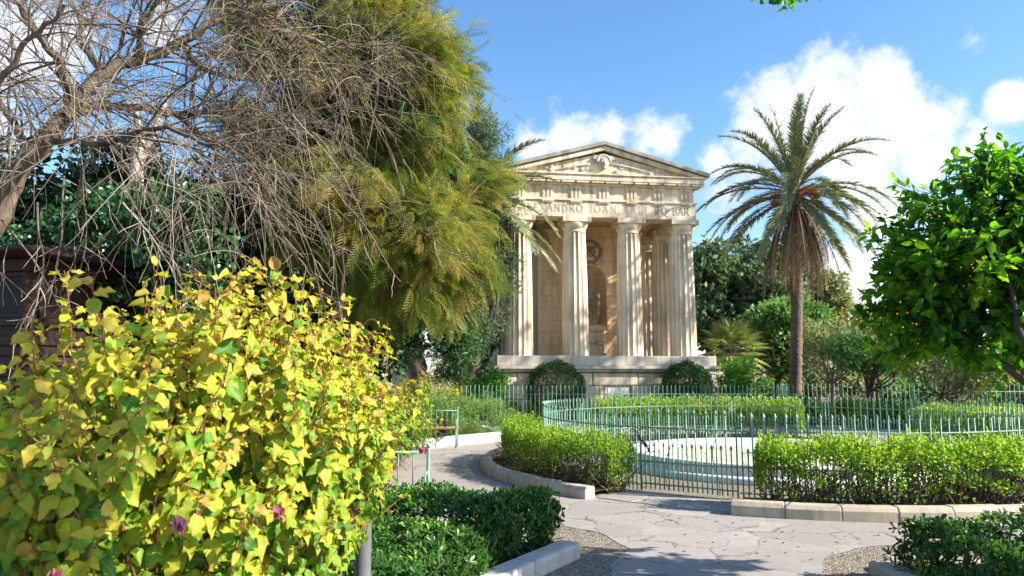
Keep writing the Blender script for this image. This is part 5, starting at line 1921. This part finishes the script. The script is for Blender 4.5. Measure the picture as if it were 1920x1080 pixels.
# ================================================================== LEFT SIDE
# bare tree with pale drooping twigs
def bare_tree():
    rng = np.random.default_rng(81)
    base = np.array([-4.9, 4.9, 0])
    t = empty('bare_tree', tuple(base), 'leafless tree with pale drooping twigs filling the upper left corner', 'tree')
    D = 5.6
    px = lambda x, y, dy=0: P(x, y, D + dy)
    limbs = [
        ([base, px(-120, 560), px(-20, 430), px(30, 335), px(80, 262), px(135, 205, .1), px(195, 135, .2), px(262, 112, .3), px(340, 78, .4), px(430, 25, .5), px(520, 8, .6)], .105, .022),
        ([px(135, 205, .1), px(115, 130, -.2), px(60, 45, -.4), px(10, -30, -.5)], .045, .015),
        ([px(120, 222, .0), px(190, 196, .5), px(330, 214, .9), px(450, 205, 1.1), px(600, 232, 1.3)], .045, .012),
        ([px(195, 135, .2), px(150, 60, .5), px(165, -30, .7)], .035, .012),
        ([px(262, 112, .3), px(272, 40, .1), px(330, -40, 0)], .035, .012),
        ([px(60, 290, 0), px(10, 210, .4), px(-60, 120, .6)], .04, .012),
        ([px(340, 78, .4), px(380, 130, .7), px(480, 150, .9), px(610, 130, 1.1), px(700, 170, 1.2)], .03, .01),
        ([px(330, 214, .9), px(390, 260, 1.1), px(480, 300, 1.2), px(560, 370, 1.3)], .028, .009),
        ([px(430, 25, .5), px(540, 60, .8), px(640, 90, 1.0), px(730, 80, 1.1)], .022, .008),
        ([px(-20, 430, 0), px(-80, 300, -.8), px(20, 120, -1.2), px(120, 10, -1.4)], .035, .01),
        ([px(80, 262, 0), px(180, 270, -.5), px(300, 240, -.9), px(420, 280, -1.1)], .03, .009),
    ]
    polys, tw = [], []
    starts = []
    for li, (ctrl, r0, r1) in enumerate(limbs):
        q = smooth_path(ctrl, 6 * len(ctrl))
        q[1:-1] += rng.normal(0, .012, q[1:-1].shape)
        polys.append((q, np.linspace(r0, r1, len(q))))
        n0 = int(len(q) * .25) if ctrl[0] is base else 2
        for i in range(n0, len(q) - 1):
            tgt = norm(q[i + 1] - q[i])
            if li in (0, 1, 3, 4, 5, 9) and i < len(q) * .6 and rng.random() < .55:
                continue
            for _ in range(1 if rng.random() < .7 else 2):
                starts.append((q[i], tgt, np.interp(i, [0, len(q)], [r0, r1])))
    sec = []
    for (s, tgt, r) in starts:
        d = tgt * .5 + rdir(rng, 1)[0] * .9 + np.array([.15, 0, .35])
        L = rng.uniform(.5, 1.15)
        q = curve_pts(s, d, L, 10, rng, .09, .06)
        sec.append(q)
        polys.append((q, np.linspace(min(.010, r * .42), .0034, len(q))))
    for q in sec:                                                     # tertiary twigs, arching over and hanging
        for k in range(6):
            i = rng.integers(2, len(q))
            tgt = norm(q[i] - q[i - 1])
            d = tgt * .6 + rdir(rng, 1)[0] * .8 + np.array([0.05, 0, .12])
            w = curve_pts(q[i], d, rng.uniform(.3, .85), 8, rng, .075, rng.uniform(.04, .16))
            tw.append((w, np.linspace(.0029, .0012, len(w))))
            if rng.random() < .75:
                for _ in range(2):
                    j = rng.integers(2, 8)
                    d2 = norm(w[j] - w[j - 1]) + rdir(rng, 1)[0] * .8
                    v = curve_pts(w[j], d2, rng.uniform(.08, .30), 5, rng, .09, .05)
                    tw.append((v, np.linspace(.0021, .0010, len(v))))
    # long hanging shoots at the left
    for (x, y, dx, L) in ((40, 150, .1, 1.5), (120, 330, .25, 1.35), (165, 300, .35, 1.5), (70, 380, .05, 1.0), (200, 330, .3, 1.2), (260, 260, .2, 1.5), (20, 60, .1, 1.4), (230, 380, .5, .9), (440, 330, .3, 1.1), (520, 380, .5, 1.0), (600, 330, .5, 1.0), (690, 340, .2, 1.1), (560, 420, -.2, .9), (640, 470, .3, .7)):
        q = curve_pts(px(x, y, rng.uniform(-.9, .4)), [dx + rng.normal(0, .2), rng.normal(0, .2), -.35], L, 14, rng, .10, .04)
        tw.append((q, np.linspace(.008, .003, len(q))))
        for _ in range(9):
            j = rng.integers(3, 14)
            v = curve_pts(q[j], norm(q[j] - q[j - 1]) + rdir(rng, 1)[0] * .9, rng.uniform(.12, .4), 5, rng, .15, .03)
            tw.append((v, np.linspace(.0042, .002, len(v))))
    tr = tubes_obj('trunk', t, M['bark_limb'], polys, 7, base)
    tubes_obj('twig', t, M['bark_twig'], tw, 4, base)
    return t


bare_tree()


# feathery tree: hanging bipinnate fronds
def frond_template(npin=9, nleaf=0):
    V, F = [], []
    def quad(p, d, w, L, z=0):
        p = np.array(p, float); d = norm(np.array(d, float))
        s = np.array([-d[1], d[0], 0])
        k = len(V)
        V.extend([p - s * w * .5, p + s * w * .5, p + d * L * .55 + s * w + [0, 0, z], p + d * L + [0, 0, z * 2], p + d * L * .55 - s * w + [0, 0, z]])
        F.extend([(k, k + 1, k + 2), (k, k + 2, k + 4), (k + 4, k + 2, k + 3)])
    for i in range(npin):
        u = .12 + .86 * i / (npin - 1)
        L = .24 * math.sin(PI * (.16 + .78 * u)) + .05
        zc = -.30 * u * u
        for s in (-1, 1):
            quad((0, u, zc), (s * .75, .8, 0), .015, L, -.06)
    quad((0, 0, 0), (0, 1, -.3), .008, 1.0, -.1)
    V = np.array(V)
    return V, np.array(F), np.zeros((len(V), 3))


T_FEA = frond_template()


def feathery_tree():
    rng = np.random.default_rng(83)
    Y = 11.5
    base = P(668, 800, Y + .6) * [1, 1, 0]
    t = empty('jacaranda_tree', tuple(base), 'tall feathery tree with hanging yellow green fronds left of the temple', 'tree')
    fork = P(655, 470, Y + .6)
    ells = [(P(750, 150, Y), (.95, 1.3, 1.0)), (P(680, 40, Y), (.95, 1.3, .9)), (P(640, 250, Y + .4), (.9, 1.2, 1.1)), (P(800, 230, Y), (.62, 1.0, .75)), (P(730, 400, Y), (1.15, 1.2, .75)),
            (P(815, 460, Y - .2), (.62, .9, .62)), (P(690, 500, Y), (.8, 1.0, .55)), (P(800, 545, Y - .1), (.55, .8, .42)), (P(600, 400, Y + .3), (.8, 1.0, .8)), (P(903, 325, Y + .8), (.26, .4, .3)), (P(900, 390, Y + .9), (.2, .3, .3)), (P(590, 270, Y + .6), (.7, .9, .7)), (P(610, 140, Y - .5), (.7, .7, .6)), (P(640, 340, Y - .6), (.7, .7, .5)), (P(575, 360, Y - .2), (.6, .7, .4)), (P(525, 90, Y + .2), (.7, .8, .6)), (P(500, 215, Y + .2), (.7, .8, .5)), (P(470, 20, Y + .3), (.5, .7, .4)), (P(850, 500, Y - .2), (.5, .6, .45)),
            (P(560, 60, Y + .5), (.9, 1.0, .8)), (P(690, -80, Y), (.8, 1.2, .7)), (P(815, 130, Y), (.42, .8, .7)), (P(740, 60, Y), (.5, .9, .6))]
    ctr = crown_centers(rng, ells, 530, .35)
    # keep the notch between the two main boughs open
    polys = [(smooth_path([base, base * .5 + fork * .5 + [.08, 0, 0], fork], 14), None)]
    polys = [(polys[0][0], np.linspace(.20, .15, len(polys[0][0])))]
    hubs = [P(720, 330, Y + .3), P(640, 200, Y + .5), P(760, 180, Y + .1), P(560, 390, Y + .4), P(820, 450, Y), P(700, 60, Y + .2)]
    for i, h in enumerate(hubs):
        q = smooth_path([fork, fork * .5 + h * .5 + rng.normal(0, .12, 3), h], 12)
        polys.append((q, np.linspace(.11, .05, len(q))))
    q = smooth_path([P(560, 430, Y + .6), P(470, 360, Y - .2), P(400, 352, Y - .6), P(345, 378, Y - .8)], 14)
    polys.append((q, np.linspace(.09, .05, len(q))))
    P_, A_, N_, S_, T_ = [], [], [], [], []
    hh = np.array(hubs)
    for c in ctr:
        h = hh[np.argmin(np.linalg.norm(hh - c, axis=1))]
        q = smooth_path([h, h * .5 + c * .5 + np.array([0, 0, .15]) + rng.normal(0, .08, 3), c], 8)
        polys.append((q, np.linspace(.028, .006, len(q))))
        n = int(rng.uniform(26, 46))
        d = norm(c - h + 1e-3)
        u = rng.uniform(-.35, .15, n)
        x = c + d * u[:, None] + rng.normal(0, .115, (n, 3))
        P_.append(x)
        A_.append(np.array([.36, -.12, -.42]) + d * .55 + rng.normal(0, .36, (n, 3)))
        N_.append(np.array([.25, -.25, .6]) + rng.normal(0, .6, (n, 3)))
        S_.append(.40 * rng.uniform(.55, 1.3, n))
        T_.append(np.clip(rng.normal(.44 + rng.normal(0, .17) + .06 * (c[2] < 4.5), .2, n), 0, 1))
    leaf_obj('crown', t, M['feather'], np.concatenate(P_), np.concatenate(A_), np.concatenate(N_), np.concatenate(S_), T_FEA, np.concatenate(T_), 1.0, base)
    tubes_obj('trunk', t, M['bark_brown'], polys, 7, base)
    return t


feathery_tree()

# evergreens behind
tree('evergreen_tree', 'dark evergreen tree right behind the feathery tree, beside the temple corner', at_(862, 24.5), [(P(890, 270, 24.5), (.95, 1.0, 1.4)), (P(895, 390, 24.5), (1.3, 1.0, 1.5)), (P(925, 500, 24.4), (.78, .8, 1.3)), (P(850, 500, 24.5), (1.5, 1.2, 1.8)), (P(890, 600, 24.5), (.95, .9, .9))], 'greygreen', 'bark_dark', 220, 160, .15, .46, .18, T_BLADE, 84, shell=.3, wid=2.0)
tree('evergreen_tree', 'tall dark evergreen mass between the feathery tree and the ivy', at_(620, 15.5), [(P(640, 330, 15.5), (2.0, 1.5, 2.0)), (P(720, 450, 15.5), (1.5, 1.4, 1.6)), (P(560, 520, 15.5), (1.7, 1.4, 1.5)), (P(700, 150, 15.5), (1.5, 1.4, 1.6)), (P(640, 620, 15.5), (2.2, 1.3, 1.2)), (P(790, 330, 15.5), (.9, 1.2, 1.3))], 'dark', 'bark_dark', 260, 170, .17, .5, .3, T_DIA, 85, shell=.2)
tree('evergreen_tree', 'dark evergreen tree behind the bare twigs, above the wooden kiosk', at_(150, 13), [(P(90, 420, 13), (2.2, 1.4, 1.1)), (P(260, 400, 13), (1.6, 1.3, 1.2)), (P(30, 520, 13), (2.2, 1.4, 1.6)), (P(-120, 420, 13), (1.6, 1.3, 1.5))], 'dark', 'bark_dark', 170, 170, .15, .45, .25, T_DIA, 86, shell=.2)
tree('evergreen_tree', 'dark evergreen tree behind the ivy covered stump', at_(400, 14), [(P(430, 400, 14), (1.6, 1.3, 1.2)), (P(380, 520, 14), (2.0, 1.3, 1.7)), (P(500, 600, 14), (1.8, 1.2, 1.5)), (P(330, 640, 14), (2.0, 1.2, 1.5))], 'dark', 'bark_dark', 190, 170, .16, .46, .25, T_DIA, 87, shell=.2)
tree('oleander_bush', 'dark narrow leaved oleander at the railing left of the temple', at_(850, 22.3), [(P(845, 660, 22.3), (.75, .8, .95)), (P(870, 640, 22.3), (.6, .6, .8))], 'box', 'bark_dark', 60, 90, .2, .32, .06, T_BLADE, 88, None, 'shrub', shell=.2, wid=1.6)
tree('grey_bush', 'grey green bush behind the railing beside the podium corner', at_(908, 27.5), [(P(905, 655, 27.5), (.75, .8, .95)), (P(880, 610, 27.5), (.9, .9, .9))], 'greygreen', 'bark_dark', 50, 90, .14, .3, .06, T_DIA, 89, None, 'shrub', shell=.2)
tree('evergreen_tree', 'dense green tree seen between the left columns of the temple', at_(1000, 38), [(P(1005, 560, 38), (1.5, 1.4, 2.6)), (P(1000, 640, 38), (1.8, 1.5, 1.8))], 'mid', 'bark_dark', 90, 110, .22, .5, .22, T_DIA, 100, shell=.3)

# ivy covered stump
def ivy():
    rng = np.random.default_rng(91)
    Y = 8.8
    base = P(290, 800, Y + .5) * [1, 1, 0]
    t = empty('ivy_tree', tuple(base), 'old tree trunk smothered in glossy dark green ivy beside the kiosk', 'tree')
    tr = [(smooth_path([base, P(280, 500, Y + .6), P(255, 350, Y + .6), P(262, 260, Y + .6), P(250, 190, Y + .6)], 20), None), (smooth_path([P(262, 300, Y + .6), P(300, 220, Y + .8), P(330, 130, Y + 1)], 10), None)]
    tr = [(tr[0][0], np.linspace(.16, .03, len(tr[0][0]))), (tr[1][0], np.linspace(.06, .010, len(tr[1][0])))]
    tubes_obj('trunk', t, M['bark_pale'], tr, 9, base)
    ells = [(P(300, 440, Y), (.62, .6, .55)), (P(250, 520, Y), (.8, .7, .5)), (P(340, 540, Y - .1), (.42, .5, .5)), (P(200, 420, Y + .2), (.5, .5, .5)), (P(310, 620, Y), (.7, .6, .6)), (P(330, 380, Y), (.35, .4, .3)), (P(110, 470, Y + .8), (.7, .5, .45)), (P(345, 440, 8.0), (.5, .5, .5)), (P(270, 400, 7.9), (.5, .45, .35))]
    ctr = crown_centers(rng, ells, 185, .35)
    p, a, n, s, tn = clump_leaves(rng, ctr, .2 * rng.uniform(.7, 1.3, len(ctr)), 55, .075, .35, .7, .9, .5)
    leaf_obj('ivy', t, M['ivy'], p, a, n, s, T_MID, tn, 1.5, base)


ivy()

# ================================================================== WOODEN KIOSK
def kiosk():
    c = np.array([-5.75, 9.15, 0.0])
    rz = R(-20)
    k = empty('wooden_kiosk', tuple(c), 'wooden kiosk toned dark for shade, with a row of windows behind the yellow shrub', 'kiosk', None, rz)
    W, D_ = 1.30, 1.2                       # half sizes
    W0 = MB()
    W0.box(-W, W, -D_, D_, 0, .9)
    W0.box(-W, W, -D_ + .001, -D_ + .139, .902, 2.10)
    W0.box(-W, W, -D_ + .14, D_, .9, 2.95)
    body = W0.build('wall', M['kiosk_wood'], k)
    sl = MB()
    for i in range(18):
        z = .12 + i * .105
        sl.box(-W, W, -D_ - .03, -D_ - .002, z, z + .085)
        sl.box(W + .002, W + .03, -D_, D_, z, z + .085)
    sl.build('cladding', M['kiosk_wood'], k, .006)
    rl = MB()
    rl.box(-W - .04, W + .05, -D_ - .06, -D_ + .14, 2.10, 2.18)
    rl.box(-W - .04, W + .05, -D_ - .05, -D_ + .14, 2.66, 2.79)
    rl.box(W + .001, W + .06, -D_ + .15, D_, 2.10, 2.18)
    rl.box(W + .001, W + .06, -D_ + .15, D_, 2.66, 2.79)
    rl.build('rail', M['kiosk_wood'], k, .008)
    for i in range(4):
        x0 = -W + .02 + i * (2 * W - .04) / 4
        x1 = x0 + (2 * W - .04) / 4
        f = MB()
        f.box(x0, x0 + .06, -D_ - .02, -D_ + .135, 2.182, 2.658)
        f.box(x1 - .06, x1 - .002, -D_ - .02, -D_ + .135, 2.182, 2.658)
        f.box(x0 + .061, x1 - .061, -D_ - .015, -D_ + .05, 2.185, 2.23)
        f.box(x0 + .061, x1 - .061, -D_ - .015, -D_ + .05, 2.61, 2.655)
        fo_ = f.build('window_frame', M['kiosk_wood'], k, .006)
        MB().box(x0 + .061, x1 - .061, -D_ + .01, -D_ + .016, 2.232, 2.608).build('pane', M['glass'], fo_)
    rf_ = MB()
    rf_.raw([(-W - .35, -D_ - .4, 2.84), (W + .35, -D_ - .4, 2.84), (W + .35, D_ + .35, 2.84), (-W - .35, D_ + .35, 2.84), (-.5, 0, 3.16), (.5, 0, 3.16),
             (-W - .35, -D_ - .4, 2.80), (W + .35, -D_ - .4, 2.80), (W + .35, D_ + .35, 2.80), (-W - .35, D_ + .35, 2.80)],
            [(0, 1, 5, 4), (1, 2, 5), (2, 3, 4, 5), (3, 0, 4), (6, 7, 1, 0), (7, 8, 2, 1), (8, 9, 3, 2), (9, 6, 0, 3), (9, 8, 7, 6)])
    rf_.build('roof', M['kiosk_wood'], k, .01)


kiosk()

# ================================================================== BENCHES, POST, PILLAR
def bench(label, p, q, group=None):
    p, q = np.array(p), np.array(q)
    L = float(np.linalg.norm(q - p))
    b = empty('park_bench', (p[0], p[1], 0), label, 'bench', group, math.atan2(q[1] - p[1], q[0] - p[0]))
    mt = M['green_metal']
    for x in (0, L):                         # ends: rear upright, front leg, brace
        e = MB()
        e.tube([(x, 0, 0), (x, 0, .40), (x, .05, .84)], .019, 8)
        e.ball((x, .052, .86), .026, 8, 6)
        e.tube([(x, -.42, 0), (x, -.42, .42)], .016, 8)
        e.tube([(x, -.42, .405), (x, 0, .405)], .014, 6)
        e.tube([(x, -.42, .62), (x, .02, .62)], .013, 6)
        e.tube([(x, -.42, .42), (x, -.42, .62)], .013, 6)
        e.build('leg', mt, b)
    bk = MB()
    bk.tube([(0, .045, .80), (L, .045, .80)], .015, 6)
    bk.tube([(0, .004, .44), (L, .004, .44)], .012, 6)
    for i in range(1, 8):
        x = L * i / 8
        bk.tube([(x, .006, .44), (x, .045, .80)], .0075, 5)
    bk.build('backrest', mt, b)
    st = MB()
    st.tube([(.02, -.2, .36), (L * .5, -.2, .10), (L - .02, 0, .02)], .008, 5)
    st.build('stretcher', mt, b)
    s = MB()
    for i in range(3):
        s.box(-.03, L + .03, -.43 + i * .135, -.43 + i * .135 + .118, .421, .448)
    s.build('seat', M['seat_wood'], b, .006)
    return b


bench('green iron bench with a wooden seat before the white kerb', P(778, 838, 17.0)[:2], G(857, 838)[:2])
bq = P(803, 845, 7.9)
bench('green iron bench mostly hidden behind the near yellow shrub', (bq[0] - 1.25, 7.85), (bq[0], 7.9))

gp = MB()
gx = P(680, 1040, 3.75)
gp.lathe([(.052, 0), (.052, .03), (.041, .04), (.041, 1.02), (.045, 1.03), (.045, 1.06), (.03, 1.08), (.0, 1.082)], 24, (0, 0, 0), True, False)
g_ = gp.build('bollard', M['grey_metal'], None, 0)
g_.location = (gx[0], gx[1], 0)
tag(g_, 'grey round metal post standing in the edge of the yellow shrub', 'post')

pc = at_(757, 32)
pl_ = empty('stone_pillar', tuple(pc), 'pale fluted stone pillar far behind the leaning palm trunk', 'pillar')
MB().box(-.75, .75, -.75, .75, 0, .9).build('base', M['lime_grey'], pl_, .03)
pm = MB()
V, F = [], []
for z, r in ((.9, .55), (2.2, .51), (3.4, .45)):
    for j in range(48):
        a = 2 * PI * j / 48
        rr = r * (1 - .06 * abs(math.sin(a * 8)))
        V.append((rr * math.cos(a), rr * math.sin(a), z))
for i in range(2):
    for j in range(48):
        F.append((i * 48 + j, i * 48 + (j + 1) % 48, (i + 1) * 48 + (j + 1) % 48, (i + 1) * 48 + j))
F.append(tuple(96 + j for j in range(48)))
pm.raw(V, F)
pm.build('shaft', M['lime'], pl_)

# ================================================================== LITTER AND WEEDS
rng = np.random.default_rng(95)
pts = []
for a0, a1, n in ((165, 223, 420), (247, 320, 300)):
    a = rng.uniform(R(a0), R(a1), n)
    r = rng.uniform(4.25, 4.98, n)
    pts.append(np.stack([CX + r * np.cos(a), CY + r * np.sin(a), np.full(n, .082)], 1))
n = 240
pth = np.stack([rng.uniform(-1.5, 6, n), rng.uniform(6.5, 9, n), np.full(n, .014)], 1)
pts.append(pth)
pts = np.concatenate(pts)
k = len(pts)
o = leaf_obj('fallen_leaves', None, M['litter'], pts, rng.normal(0, 1, (k, 3)) * [1, 1, .15], np.tile([0, 0, 1.0], (k, 1)) + rng.normal(0, .25, (k, 3)), rng.uniform(.02, .05, k), T_MID, rng.random(k), 1.3)
tag(o, 'dry brown leaves fallen on the beds and paving', None, None, 'stuff')
